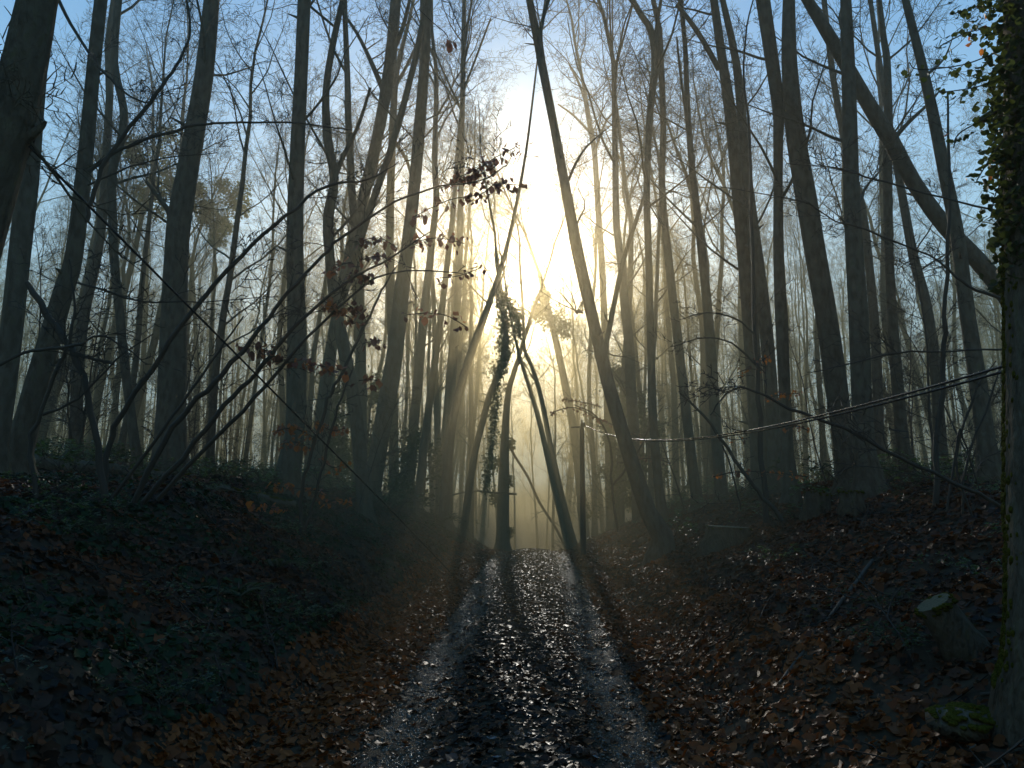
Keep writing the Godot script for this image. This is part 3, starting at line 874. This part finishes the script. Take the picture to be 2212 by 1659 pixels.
	stem(k2, [[188, 480, 9], [198, 433, 10], [235, 336, 9], [323, 222, 8], [370, 158, 7], [400, 104, 6], [410, 44, 5], [398, -20, 4]], 9.6, 12, "bough")
	stem(k2, [[192, 372, 9], [235, 336, 8], [300, 308, 7], [403, 275, 6], [487, 265, 5], [628, 265, 4], [760, 280, 2]], 9.6, 14, "bough")
	stem(k2, [[118, -20, 8], [151, 50, 7], [202, 128, 6], [252, 185, 5], [296, 215, 4], [323, 222, 4]], 9.6, 8, "bough")
	stem(k2, [[190, 400, 5], [280, 360, 4], [360, 340, 3], [470, 330, 2]], 9.6, 8, "bough")
	var lf := thing("curled_leaf_cluster", "dead curled leaves caught on a twig high beside the tall dark trunk", "leaf cluster", pix(970, 60, 9.0))
	stem(lf, [[905, 20, 2.5], [960, 70, 2], [985, 85, 1.5], [1060, -30, 1.5]], 9.0, 2, "twig")
	for e in [[966, 96], [972, 104], [980, 100]]:
		part("leaf", leaf_meshes[1], M.dark_leaf, lf, Transform3D(Basis.from_euler(Vector3(1.2, rng.randf() * TAU, 0.2)).scaled(Vector3.ONE * 1.9), pix(e[0], e[1], 9.0) - lf.position))

# ------------------------------------------------------------------ ivy
func ivy_mass(o: Node3D, centres: Array, many: int, size: float, called := "ivy") -> void:
	# centres: [point relative to o, radius]; leaves spread through the volume, denser at the core
	var a := Acc.new()
	for k in many:
		var c: Array = centres[rng.randi() % centres.size()]
		var at: Vector3 = c[0] + rv().normalized() * c[1] * pow(rng.randf(), 0.6)
		a.add(ivy_meshes[rng.randi() % 2], Transform3D(Basis.from_euler(Vector3(rng.randf_range(0, 1.6), rng.randf() * TAU, rng.randf_range(-0.8, 0.8))).scaled(Vector3.ONE * size * rng.randf_range(0.7, 1.3)), at))
	part(called, a.mesh(), M.ivy_leaf, o).set_meta("kind", "stuff")

func ivy_along(o: Node3D, p: Array, d: float, many: int, r: float, size: float) -> void:
	var a := Acc.new()
	for k in many:
		var t := rng.randf_range(0.0, p.size() - 1.01)
		var i := int(t)
		var c := pix(p[i][0], p[i][1], d).lerp(pix(p[i + 1][0], p[i + 1][1], d), t - i)
		var way := rv().normalized()
		var reach := r * (0.75 + 1.5 * bumps.get_noise_3d(way.x * 25.0 + c.y * 30.0, way.y * 25.0, c.y * 45.0)) * pow(rng.randf(), 0.5)
		a.add(ivy_meshes[rng.randi() % 2], Transform3D(Basis.from_euler(Vector3(rng.randf_range(0, 1.6), rng.randf() * TAU, rng.randf_range(-0.8, 0.8))).scaled(Vector3.ONE * size * rng.randf_range(0.6, 1.2)), c + way * maxf(reach, 0.05) - o.position))
	part("ivy", a.mesh(), M.ivy_leaf, o).set_meta("kind", "stuff")

func ivied_trunk() -> void:
	var d := 4.0
	var line := [[2285, -60, 210], [2290, 200, 215], [2295, 500, 225], [2300, 800, 226], [2304, 1100, 230], [2306, 1350, 205], [2308, 1470, 190]]
	var o := traced_tree("black trunk cloaked in ivy above and yellow green moss below", d, line, [], 1.0, 0, "dark_bark", "ivied_tree")
	# moss: small cushions on the side turned to the lane
	var a := Acc.new()
	var bud := SphereMesh.new()
	bud.radius = 0.5
	bud.height = 0.8
	bud.radial_segments = 6
	bud.rings = 3
	var ball := ArrayMesh.new()
	ball.add_surface_from_arrays(Mesh.PRIMITIVE_TRIANGLES, bud.get_mesh_arrays())
	var tp: PackedVector3Array = last_line[0]
	var tr: PackedFloat32Array = last_line[1]
	for k in 5200:
		var t := rng.randf_range(1.0, tp.size() - 1.01)
		var i := int(t)
		var c := tp[i].lerp(tp[i + 1], t - i)
		if c.y > 3.2:
			continue
		var r := lerpf(tr[i], tr[i + 1], t - i)
		var ang := rng.randfn(-2.05, 0.2)
		if bumps.get_noise_2d(ang * 200.0, c.y * 420.0) < -0.04:
			continue
		var out := Vector3(sin(ang), 0, cos(ang))
		var s := rng.randf_range(0.01, 0.034)
		a.add(ball, Transform3D(Basis.from_euler(rv() * 2.0).scaled(Vector3(s, s * 1.6, s)), c + out * (r * 0.97 + s * 0.2) - o.position))
	part("moss", a.mesh(), M.moss, o).set_meta("kind", "stuff")
	# ivy on the upper trunk and sprays that hang towards the lane
	var b := Acc.new()
	for k in 1700:
		var y := rng.randf_range(-120.0, 620.0)
		var ang := rng.randfn(-PI * 0.45, 0.9)
		var c := pix(lerpf(2285.0, 2296.0, clampf(y / 600.0, 0.0, 1.0)), y, d)
		var r := 108.0 * d / FOCAL + absf(rng.randfn(0, 0.07)) * (1.3 - y / 700.0)
		b.add(ivy_meshes[rng.randi() % 2], Transform3D(Basis.from_euler(Vector3(rng.randf_range(0.2, 1.5), rng.randf() * TAU, rng.randf_range(-0.7, 0.7))).scaled(Vector3.ONE * rng.randf_range(0.5, 0.95)), c + Vector3(sin(ang), 0, cos(ang)) * r - o.position))
	part("ivy", b.mesh(), M.ivy_leaf, o).set_meta("kind", "stuff")
	for e in [[[2150, 60], [2090, 70], [2030, 100]], [[2160, 110], [2080, 140], [1985, 150], [1965, 135]], [[2165, 170], [2100, 190], [2030, 200]], [[2170, 230], [2120, 260], [2070, 290], [2060, 320]], [[2170, 300], [2140, 340], [2110, 390]], [[2172, 380], [2150, 420], [2140, 470]], [[2150, 20], [2110, 15], [2060, 30]]]:
		var q := []
		for w in e:
			q.append([w[0], w[1], 3.0])
		var ln := smooth_line(q, d, 4)
		var pts: PackedVector3Array = ln[0]
		var t := Acc.new()
		var lp := PackedVector3Array()
		for w in pts:
			lp.append(w - o.position)
		t.tube(lp, ln[1], 4)
		part("ivy_stem", t.mesh(), M.twig, o)
		for k in 30:
			var i := rng.randi_range(0, lp.size() - 2)
			var at := lp[i].lerp(lp[i + 1], rng.randf()) + Vector3(rng.randf_range(-0.05, 0.05), rng.randf_range(-0.07, 0.04), rng.randf_range(-0.06, 0.06))
			part("leaf", ivy_meshes[rng.randi() % 2], M.ivy_leaf if rng.randf() < 0.94 else M.orange_leaf, o, Transform3D(Basis.from_euler(Vector3(rng.randf_range(0.2, 1.5), rng.randf() * TAU, rng.randf_range(-0.6, 0.6))).scaled(Vector3.ONE * rng.randf_range(0.4, 0.75)), at))
	# ivy on the bent trunk under the sun and evergreen tufts further off
	for n in get_children():
		var l: String = n.get_meta("label", "")
		var cs := []
		if l.begins_with("bent trunk wrapped"):
			ivy_along(n, [[1082, 635], [1086, 660], [1092, 721], [1091, 771], [1074, 815]], 27.0, 4200, 0.42, 1.4)
			ivy_along(n, [[1100, 660], [1118, 690], [1122, 730]], 27.0, 1200, 0.3, 1.4)
			ivy_along(n, [[1074, 815], [1070, 870], [1066, 930], [1058, 1000], [1050, 1060]], 27.4, 1900, 0.32, 1.3)
		elif l.begins_with("hazy trunk with a tuft"):
			for e in [[1170, 665, 0.7], [1195, 690, 0.9], [1215, 712, 0.7], [1160, 680, 0.6], [1176, 640, 0.4]]:
				cs.append([pix(e[0], e[1], 40.0) - n.position, e[2]])
			ivy_mass(n, cs, 2600, 1.9)
		elif l.begins_with("stout trunk standing"):
			for e in [[1100, 960, 0.3], [1075, 1000, 0.35], [1098, 1040, 0.3], [1072, 1080, 0.3], [1100, 1150, 0.25]]:
				cs.append([pix(e[0], e[1], 30.0) - n.position, e[2]])
			ivy_mass(n, cs, 1300, 1.4)
	for e in [["broad dark evergreen bush further up the shrub bank", 27.0, -5.2, 4.6, 1.3], ["low dark evergreen bush at the crest below the shrub bank", 25.0, -3.0, 2.6, 0.9], ["round dark evergreen bush beside the post on the cable bank", 27.0, 4.6, 4.2, 1.1], ["tall dark evergreen bush behind the post on the cable bank", 32.0, 4.4, 6.5, 1.1], ["far dark evergreen bush among the trunks up the shrub bank", 33.0, -7.5, 5.5, 1.4]]:
		var o3 := thing("evergreen_bush", e[0], "bush", on_ground(e[2], -e[1]))
		var st := Acc.new()
		var tall: float = e[3]
		var wide: float = e[4]
		var cs3 := []
		for k in 5:
			var head := Vector3(rng.randf_range(-0.6, 0.6) * wide, tall * rng.randf_range(0.6, 0.95), rng.randf_range(-0.6, 0.6) * wide)
			st.tube(PackedVector3Array([Vector3(0, -0.15, 0), head * 0.4 + rv() * 0.1, head]), PackedFloat32Array([0.06, 0.04, 0.012]), 5)
		for k in 26:
			var f := rng.randf_range(0.06, 1.0)
			cs3.append([Vector3(rng.randf_range(-1, 1) * wide * (1.15 - 0.75 * f), tall * f, rng.randf_range(-1, 1) * wide * (1.15 - 0.75 * f)), rng.randf_range(0.3, 0.62)])
		part("stems", st.mesh(), M.bark, o3)
		ivy_mass(o3, cs3, int(900 * tall * 0.9), 1.5, "foliage")
	for e in [["tall evergreen with a rounded misty crown behind the thickest pale trunk", 330, 380, 48.0, 2.2], ["lower evergreen with a flat misty crown behind the thickest pale trunk", 470, 440, 50.0, 1.7]]:
		var top := pix(e[1], e[2], e[3])
		var o2 := thing("evergreen_tree", e[0], "tree", on_ground(top.x, top.z))
		var t2 := Acc.new()
		var tip := top - o2.position
		t2.tube(PackedVector3Array([Vector3(0, -0.2, 0), tip * 0.3 + Vector3(0.2, 0, 0), tip * 0.7, tip]), PackedFloat32Array([0.24, 0.18, 0.12, 0.05]), 8)
		part("trunk", t2.mesh(), M.bark, o2)
		var cs2 := []
		for k in 16:
			cs2.append([tip + rv() * Vector3(1.0, 1.1, 1.0) * e[4] - Vector3(0, 0.5, 0), rng.randf_range(0.5, 0.95)])
		ivy_mass(o2, cs2, 5200, 2.4, "crown")

# ------------------------------------------------------------------ logs, stumps, post, cable
func lump(a: Acc, c: Vector3, r: Vector3, seed_at: float) -> void:
	# an uneven mound
	var rings := 9
	var around := 16
	var first := a.v.size()
	for i in rings + 1:
		var th := PI * i / rings
		for j in around + 1:
			var ph := TAU * j / around
			var dir := Vector3(sin(th) * cos(ph), cos(th), sin(th) * sin(ph))
			var k := 1.0 + 0.5 * bumps.get_noise_3d(dir.x * 30.0 + seed_at, dir.y * 30.0, dir.z * 30.0)
			a.v.append(c + dir * r * k)
			a.n.append((dir / r).normalized())
			a.u.append(Vector2(float(j) / around, float(i) / rings))
	for i in rings:
		for j in around:
			var p := first + i * (around + 1) + j
			a.t.append_array([p, p + around + 1, p + 1, p + 1, p + around + 1, p + around + 2])

func stump(label: String, x: float, y: float, d: float, tall: float, r: float, lean: Vector3, mossy: float) -> void:
	var at := base_of(x, y, d)
	var o := thing("stump", label, "stump", at)
	var a := Acc.new()
	var up := (Vector3.UP + lean).normalized()
	a.tube(PackedVector3Array([-up * 0.2, up * 0.05, up * tall * 0.35, up * tall * 0.7, up * tall]), PackedFloat32Array([r * 1.35, r * 1.25, r * 1.08, r, r * 0.96]), 14, 0.16, bumps)
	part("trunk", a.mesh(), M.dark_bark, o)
	var b := Acc.new()
	b.tube(PackedVector3Array([up * tall * 0.8, up * (tall + 0.004)]), PackedFloat32Array([r * 0.93, r * 0.93]), 14, 0.16, bumps, true)
	part("cut_face", b.mesh(), M.cut_wood, o)
	var c := Acc.new()
	var side := up.cross(Vector3.FORWARD).normalized()
	for k in int(110 * mossy):
		var ang := rng.randf() * TAU
		var rim := side.rotated(up, ang)
		lump(c, up * (tall + rng.randf_range(-0.12, 0.012) * tall) + rim * r * (rng.randf_range(0.93, 1.04) if k % 4 else rng.randf()), Vector3(1, 0.6, 1) * rng.randf_range(0.008, 0.02), k)
	if mossy > 0.0:
		part("moss", c.mesh(), M.moss, o).set_meta("kind", "stuff")

func log_piece(called: String, label: String, a_pix: Array, b_pix: Array, r: float, sink := 0.3) -> void:
	var p: Vector3 = base_of(a_pix[0], a_pix[1], a_pix[2])
	var q: Vector3 = base_of(b_pix[0], b_pix[1], b_pix[2])
	var o := thing(called, label, "log" if r > 0.05 else "branch", p)
	var a := Acc.new()
	var pts := PackedVector3Array()
	var rad := PackedFloat32Array()
	for k in 11:
		var f := k / 10.0
		var w := p.lerp(q, f)
		w.y = maxf(lerpf(p.y, q.y, f), ground(w.x, w.z) - r) + r * (1.0 - sink) + bumps.get_noise_2d(k * 40.0, r * 999.0) * r * 0.5
		pts.append(w - p)
		rad.append(r * (1.0 - 0.35 * f) * (1.0 + 0.12 * bumps.get_noise_1d(k * 90.0)))
	a.tube(pts, rad, 10, 0.12, bumps, true)
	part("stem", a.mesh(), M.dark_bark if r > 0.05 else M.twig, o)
	if r > 0.05:
		var c := Acc.new()
		for k in 70:
			var i := rng.randi_range(0, 9)
			lump(c, pts[i].lerp(pts[i + 1], rng.randf()) + Vector3(rng.randf_range(-0.4, 0.4) * r, rad[i] * 0.9, rng.randf_range(-0.4, 0.4) * r), Vector3(1.4, 0.5, 1.4) * rng.randf_range(0.012, 0.035), k)
		part("moss", c.mesh(), M.moss, o).set_meta("kind", "stuff")

func strand(a: Acc, pts: Array, r: float, from: Vector3) -> void:
	var q := PackedVector3Array()
	var rad := PackedFloat32Array()
	for p in pts:
		q.append(p - from)
		rad.append(r)
	a.tube(q, rad, 6)

func logs_and_post() -> void:
	stump("mossy cut stump with a pale slanted top beside the ivied trunk", 2085, 1330, 5.0, 0.36, 0.115, Vector3(-0.6, 0, -0.05), 1.0)
	stump("low dark stump below the broad leaning trunk", 1760, 1055, 12.0, 0.42, 0.2, Vector3(0.1, 0, 0), 0.5)
	stump("short mossy stump between the broad trunk and the black one", 1838, 1060, 11.0, 0.3, 0.16, Vector3.ZERO, 0.7)
	stump("wide flat stump beneath the double trunk", 1570, 1080, 12.5, 0.3, 0.36, Vector3(0.05, 0, 0), 0.4)
	log_piece("fallen_log", "long dark log lying behind the outward bowed trunk", [60, 1000, 12.5], [420, 1000, 14.0], 0.16)
	log_piece("fallen_log", "slim log lying between the thickest pale trunk and the straight dark one", [370, 1040, 12.0], [640, 1030, 13.0], 0.11)
	log_piece("fallen_branch", "pale crooked branch lying down the slope below the stumps", [1880, 1140, 8.0], [1680, 1380, 5.6], 0.018, 0.0)
	log_piece("fallen_branch", "curved thin branch on the leaves at the foot of the ivied bank", [1990, 1590, 4.0], [1830, 1690, 3.6], 0.012, 0.0)
	log_piece("fallen_branch", "short pale stick lying below the cut stump", [2110, 1385, 4.4], [2170, 1400, 4.3], 0.011, 0.0)
	log_piece("fallen_branch", "long thin stick lying on the dark bank below the fan of stems", [190, 1400, 5.0], [330, 1395, 5.2], 0.012, 0.0)
	# dead branch that sticks out from behind the stout trunk at the crest
	var db := thing("dead_branch", "straight dead branch sticking out beside the stout trunk at the crest", "branch", pix(1017, 1060, 29.6))
	stem(db, [[960, 1075, 3], [1017, 1062, 4], [1080, 1064, 5], [1117, 1068, 5]], 29.6, 2)
	# mossy mound of roots
	var o := thing("mossy_mound", "dark mound of moss and roots at the foot of the ivied trunk", "mound", base_of(2095, 1475, 4.2))
	var a := Acc.new()
	lump(a, Vector3(0, 0.02, 0), Vector3(0.2, 0.07, 0.18), 3.0)
	part("earth", a.mesh(), M.dark_bark, o)
	var c := Acc.new()
	for k in 170:
		var ph := rng.randf() * TAU
		var th := rng.randf_range(0.2, 1.3)
		lump(c, Vector3(sin(th) * cos(ph) * 0.22, cos(th) * 0.07 + 0.02, sin(th) * sin(ph) * 0.2), Vector3(1, 0.6, 1) * rng.randf_range(0.005, 0.03), k)
	part("moss", c.mesh(), M.moss, o).set_meta("kind", "stuff")
	# post
	var foot := base_of(1260, 1175, 20.0)
	var head := pix(1257, 915, 20.0)
	var post := thing("wooden_post", "slim pointed wooden post carrying the cable at the lane edge", "post", foot)
	var p := Acc.new()
	var tip := head - foot
	p.tube(PackedVector3Array([Vector3(0, -0.3, 0), tip * 0.3, tip * 0.7, tip * 0.95, tip + Vector3(0, 0.1, 0)]), PackedFloat32Array([0.075, 0.07, 0.064, 0.06, 0.01]), 9, 0.05, bumps)
	part("pole", p.mesh(), M.post, post)
	var arm := Acc.new()
	arm.tube(PackedVector3Array([tip + Vector3(-0.28, -0.1, 0), tip + Vector3(0.08, -0.08, 0)]), PackedFloat32Array([0.02, 0.02]), 6, 0.0, null, true)
	part("crossarm", arm.mesh(), M.post, post)
	var ins := Acc.new()
	ins.tube(PackedVector3Array([tip + Vector3(0.05, -0.1, 0.04), tip + Vector3(0.05, 0.0, 0.04), tip + Vector3(0.05, 0.03, 0.04)]), PackedFloat32Array([0.025, 0.03, 0.012]), 8, 0.0, null, true)
	part("insulator", ins.mesh(), M.cable, post)
	# cable: two strands sagging from the post to the ivied trunk
	var start := tip + foot + Vector3(0.05, -0.03, 0.05)
	var end := pix(2240, 770, 4.0)
	for s in 2:
		var cb := thing("cable", ["upper of two slack grey strands from the post to the ivied trunk", "lower of two slack grey strands from the post to the ivied trunk"][s], "cable", start)
		var pts := []
		for k in 33:
			var f := k / 32.0
			var w := start.lerp(end, f)
			w.y -= 4.0 * f * (1.0 - f) * 0.42
			w.y -= s * lerpf(0.012, 0.03, f)
			pts.append(w)
		var ca := Acc.new()
		strand(ca, pts, 0.0085, start)
		part("strand", ca.mesh(), M.cable, cb)
	# taut wire from the black trunk down to the verge
	var w0 := pix(64, 316, 5.0)
	var w1 := base_of(985, 1215, 15.0)
	var wire := thing("taut_wire", "taut dark wire running from the black trunk down to the verge", "wire", w1)
	var wa := Acc.new()
	strand(wa, [w0, w0.lerp(w1, 0.33), w0.lerp(w1, 0.66), w1 - Vector3(0, 0.05, 0)], 0.011, w1)
	part("strand", wa.mesh(), M.cable, wire)

# ------------------------------------------------------------------ undergrowth
func make_bramble(canes: int) -> Array:
	var a := Acc.new()
	var b := Acc.new()
	for k in canes:
		var ang := rng.randf() * TAU
		var out := Vector3(cos(ang), 0, sin(ang))
		var long := rng.randf_range(0.5, 1.1)
		var pts := PackedVector3Array()
		var rad := PackedFloat32Array()
		for s in 8:
			var f := s / 7.0
			pts.append(out * long * f + Vector3(0, long * (1.5 * f - 1.35 * f * f) - 0.05, 0) + rv() * 0.02)
			rad.append(lerpf(0.005, 0.002, f))
		a.tube(pts, rad, 4)
		for s in 11:
			var t := rng.randf_range(1.0, 6.9)
			var i := int(t)
			var at := pts[i].lerp(pts[i + 1], t - i)
			var stalk := (rv() + Vector3(0, 0.5, 0)).normalized() * rng.randf_range(0.03, 0.08)
			a.twig(at, at + stalk, 0.0015, 0.001)
			for w in 3:
				var turn := Basis.from_euler(Vector3(rng.randf_range(-0.5, 0.6), ang + (w - 1) * 1.2 + rng.randf_range(-0.4, 0.4), rng.randf_range(-0.4, 0.4)))
				b.add(leaf_meshes[2 if w == 1 else 0], Transform3D(turn.scaled(Vector3.ONE * rng.randf_range(0.4, 0.7)), at + stalk + turn * Vector3(0, 0, 0.025)))
	return [a.mesh(), b.mesh()]

func make_frond() -> ArrayMesh:
	var a := Acc.new()
	var pts := PackedVector3Array()
	var rad := PackedFloat32Array()
	for s in 10:
		var f := s / 9.0
		pts.append(Vector3(0, 0.5 * f - 0.42 * f * f, 0.55 * f))
		rad.append(lerpf(0.003, 0.001, f))
	a.tube(pts, rad, 3)
	for k in 44:
		var f := (k / 2 + 1.5) / 24.0
		var s := 1.0 if k % 2 else -1.0
		var i := mini(int(f * 9.0), 8)
		var at := pts[i].lerp(pts[i + 1], f * 9.0 - i)
		var turn := Basis(Vector3.UP, s * 1.25) * Basis(Vector3.RIGHT, rng.randf_range(0.05, 0.35))
		var w := sin(PI * minf(1.0, f * 0.95 + 0.1)) * 1.5
		a.add(leaf_meshes[2], Transform3D(turn * Basis.from_scale(Vector3(0.28, 0.5, 1.0) * w), at + turn * Vector3(0, 0, 0.045 * w)))
	return a.mesh()

func undergrowth() -> void:
	var kinds := []
	for k in 5:
		kinds.append(make_bramble(5 + k))
	var made := 0
	while made < 190:
		var d := lerpf(3.2, 30.0, pow(rng.randf(), 1.3))
		var x := rng.randf_range(-0.72, 0.72) * d
		var u := x - lane_x(d)
		if absf(u) < (2.0 if u < 0.0 else 2.5) + maxf(0.0, 0.03 * (d - 10.0)):
			continue
		made += 1
		var far := d > 12.0
		var o := thing("bramble", "low dark bramble arching among the hazy trunk feet" if far else "low glossy leaved bramble on the shrub bank" if u < 0.0 else "low glossy leaved bramble on the cable bank", "bramble", on_ground(x, -d), "brambles among the trunk feet" if far else "brambles on the shrub bank" if u < 0.0 else "brambles on the cable bank")
		var k: Array = kinds[rng.randi() % 5]
		var b := Basis(Vector3.UP, rng.randf() * TAU).scaled(Vector3.ONE * (rng.randf_range(0.35, 0.65) if not far else rng.randf_range(0.8, 1.5)))
		part("canes", k[0], M.twig, o, Transform3D(b, Vector3.ZERO))
		part("leaves", k[1], M.green_leaf if rng.randf() < 0.6 else M.ivy_leaf, o, Transform3D(b, Vector3.ZERO)).set_meta("kind", "stuff")
	var frond := make_frond()
	var spots := [[520, 1200, 7.5], [600, 1165, 9.0], [700, 1240, 8.5]]
	for e in spots:
		var o := thing("fern", "small arching fern on the dark bank below the fan of stems", "fern", base_of(e[0], e[1], e[2]), "ferns on the dark bank")
		for k in 6:
			part("frond", frond, M.ivy_leaf, o, Transform3D(Basis(Vector3.UP, k * 1.05 + rng.randf_range(-0.3, 0.3)).scaled(Vector3.ONE * rng.randf_range(0.6, 0.95)), Vector3(0, -0.01, 0)))

# ------------------------------------------------------------------ fallen leaves and stones
func scatter(called: String, label: String, category: String, meshes: Array, mat: Material, spots: Array) -> void:
	# spots: [Transform3D, Color, which mesh]
	for m in meshes.size():
		var mine := []
		for s in spots:
			if s[2] == m:
				mine.append(s)
		if mine.is_empty():
			continue
		var mm := MultiMesh.new()
		mm.transform_format = MultiMesh.TRANSFORM_3D
		mm.use_colors = true
		mm.mesh = meshes[m]
		mm.instance_count = mine.size()
		for k in mine.size():
			mm.set_instance_transform(k, mine[k][0])
			mm.set_instance_color(k, mine[k][1])
		var o := MultiMeshInstance3D.new()
		o.name = numbered(called)
		o.multimesh = mm
		o.material_override = mat
		add_child(o)
		tag(o, label, category)
		o.set_meta("kind", "stuff")

func tint(warm: float) -> Color:
	# from wet black brown to dry orange
	var v := rng.randf_range(0.6, 1.4)
	var a := Vector3(0.03, 0.023, 0.016).lerp(Vector3(0.24, 0.07, 0.014), warm) * v
	return Color(a.x, a.y, a.z)

func lie(x: float, z: float, tilt: float, s: float, lift: float) -> Transform3D:
	var e := 0.06
	var nrm := Vector3(ground(x - e, z) - ground(x + e, z), 2.0 * e, ground(x, z - e) - ground(x, z + e)).normalized()
	var b := Basis(Quaternion(Vector3.UP, (nrm + rv() * tilt).normalized())) * Basis(Vector3.UP, rng.randf() * TAU)
	return Transform3D(b.scaled(Vector3.ONE * s), Vector3(x, ground(x, z) + lift, z))

func litter() -> void:
	var spots := []
	var wet := []
	var single := 0
	var single_mats := {}
	var zones := [[-0.52, 0.52, 520.0, 0.1, 0.3], [-1.02, -0.54, 130.0, 0.4, 0.3], [0.54, 1.02, 160.0, 0.3, 0.3], [-2.0, -0.98, 600.0, 0.95, 0.55], [0.98, 2.3, 560.0, 0.8, 0.55], [-7.0, -2.0, 560.0, 0.22, 0.6], [2.3, 8.0, 480.0, 0.38, 0.6], [-15.0, -7.0, 40.0, 0.3, 0.5], [8.0, 16.0, 40.0, 0.3, 0.5]]
	for zn in zones:
		var wide: float = zn[1] - zn[0]
		var d := 2.2
		while d < 34.0:
			var step := 0.25
			var thin := 1.0 if d < 14.0 else 0.65
			var n := int(wide * step * zn[2] * thin + rng.randf())
			for k in n:
				var dd := d + rng.randf() * step
				var u := rng.randf_range(zn[0], zn[1])
				if absf(u) > 0.74 * dd + 1.0:
					continue
				var x := lane_x(dd) + u
				var patch := bumps.get_noise_2d(x * 25.0, dd * 25.0)
				var warm: float = clampf(zn[3] + patch * 0.5 + rng.randfn(0, 0.22), 0.0, 1.0)
				if absf(u) > 0.54 and absf(u) < 1.0 and patch < 0.05 and rng.randf() < 0.6:
					continue
				var green := u < -2.0 and bumps.get_noise_2d(x * 18.0 + 90.0, dd * 18.0) > -0.05 and rng.randf() < 0.75
				var t := lie(x, -dd, zn[4], lerpf(0.35, 1.35, pow(rng.randf(), 1.4)), rng.randf_range(0.002, 0.03))
				var w := rng.randi() % 4
				if dd < 5.4 and dd > 3.4 and absf(u) < 2.2 and single < 300 and rng.randf() < 0.16:
					single += 1
					var step_w := int(warm * 3.99)
					if not single_mats.has(step_w):
						var m := StandardMaterial3D.new()
						var c := Vector3(0.03, 0.023, 0.016).lerp(Vector3(0.24, 0.07, 0.014), (step_w + 0.5) / 4.0)
						m.albedo_color = lin(c.x, c.y, c.z)
						m.roughness = 0.38
						m.cull_mode = BaseMaterial3D.CULL_DISABLED
						m.backlight_enabled = true
						m.backlight = Color(0.75, 0.72, 0.7)
						single_mats[step_w] = m
					var o := part("fallen_leaf", leaf_meshes[w], single_mats[step_w], self, t)
					if absf(u) < 1.0:
						tag(o, "wet curled leaf lying on the leafy middle of the track", "leaf", "leaves on the track")
					else:
						tag(o, "curled brown leaf lying on the verge beside the wheel tracks", "leaf", "leaves on the verges")
					continue
				(wet if absf(u) < 0.98 else spots).append([t, Color(0.02, 0.042, 0.012) * rng.randf_range(0.6, 1.5) if green else tint(warm), w])
			d += step
	scatter("leaf_litter", "carpet of damp brown and orange leaves over verges and banks", "leaves", leaf_meshes, M.litter, spots)
	scatter("wet_leaf_litter", "dark wet leaves matted along the middle of the track", "leaves", leaf_meshes, M.wet_litter, wet)
	# fallen twigs
	var sticks := []
	for k in 4:
		var a := Acc.new()
		grow(a, Vector3.ZERO, Vector3(1, 0.02, 0), rng.randf_range(0.3, 0.7), 0.006, 2, [0, 0, 3, 2], [0, 0, 0.12, 0.2], [0, 0, 0.0, 0.0], [0, 0, 35.0, 35.0], [0, 0, 0.4, 0.5])
		sticks.append(a.mesh())
	var ts := []
	for k in 1500:
		var dd := lerpf(2.6, 26.0, pow(rng.randf(), 1.3))
		var u := rng.randf_range(-9.0, 9.0)
		if absf(u) > 0.74 * dd + 1.0 or absf(u) < 1.1:
			continue
		var x := lane_x(dd) + u
		var v := rng.randf_range(0.6, 1.6)
		ts.append([lie(x, -dd, 0.2, rng.randf_range(0.5, 1.6), 0.02), Color(0.055 * v, 0.045 * v, 0.034 * v), rng.randi() % 4])
	scatter("twig_litter", "broken twigs strewn over the leaves of both banks", "twigs", sticks, M.stick, ts)
	# stones bedded in the wheel tracks
	var stone := SphereMesh.new()
	stone.radius = 0.5
	stone.height = 0.7
	stone.radial_segments = 7
	stone.rings = 4
	var am := ArrayMesh.new()
	am.add_surface_from_arrays(Mesh.PRIMITIVE_TRIANGLES, stone.get_mesh_arrays())
	var ps := []
	for side in [-1.0, 1.0]:
		var d := 2.4
		while d < 32.0:
			for k in int(0.2 * 0.52 * (2200.0 if d < 12.0 else 1200.0)):
				var dd := d + rng.randf() * 0.2
				var u: float = side * 0.78 + rng.randfn(0, 0.14)
				var x := lane_x(dd) + u
				var s := rng.randf_range(0.007, 0.02) * (1.7 if rng.randf() < 0.15 else 1.0)
				var v := rng.randf_range(0.4, 1.5)
				ps.append([Transform3D(Basis.from_euler(rv() * 3.0).scaled(Vector3(s, s * rng.randf_range(0.6, 1.0), s * rng.randf_range(0.7, 1.2))), Vector3(x, ground(x, -dd) + 0.006, -dd)), Color(0.12 * v, 0.088 * v, 0.06 * v), 0])
			d += 0.2
	scatter("gravel", "fine wet gravel bedded in the wheel tracks", "gravel", [am], M.pebble, ps)
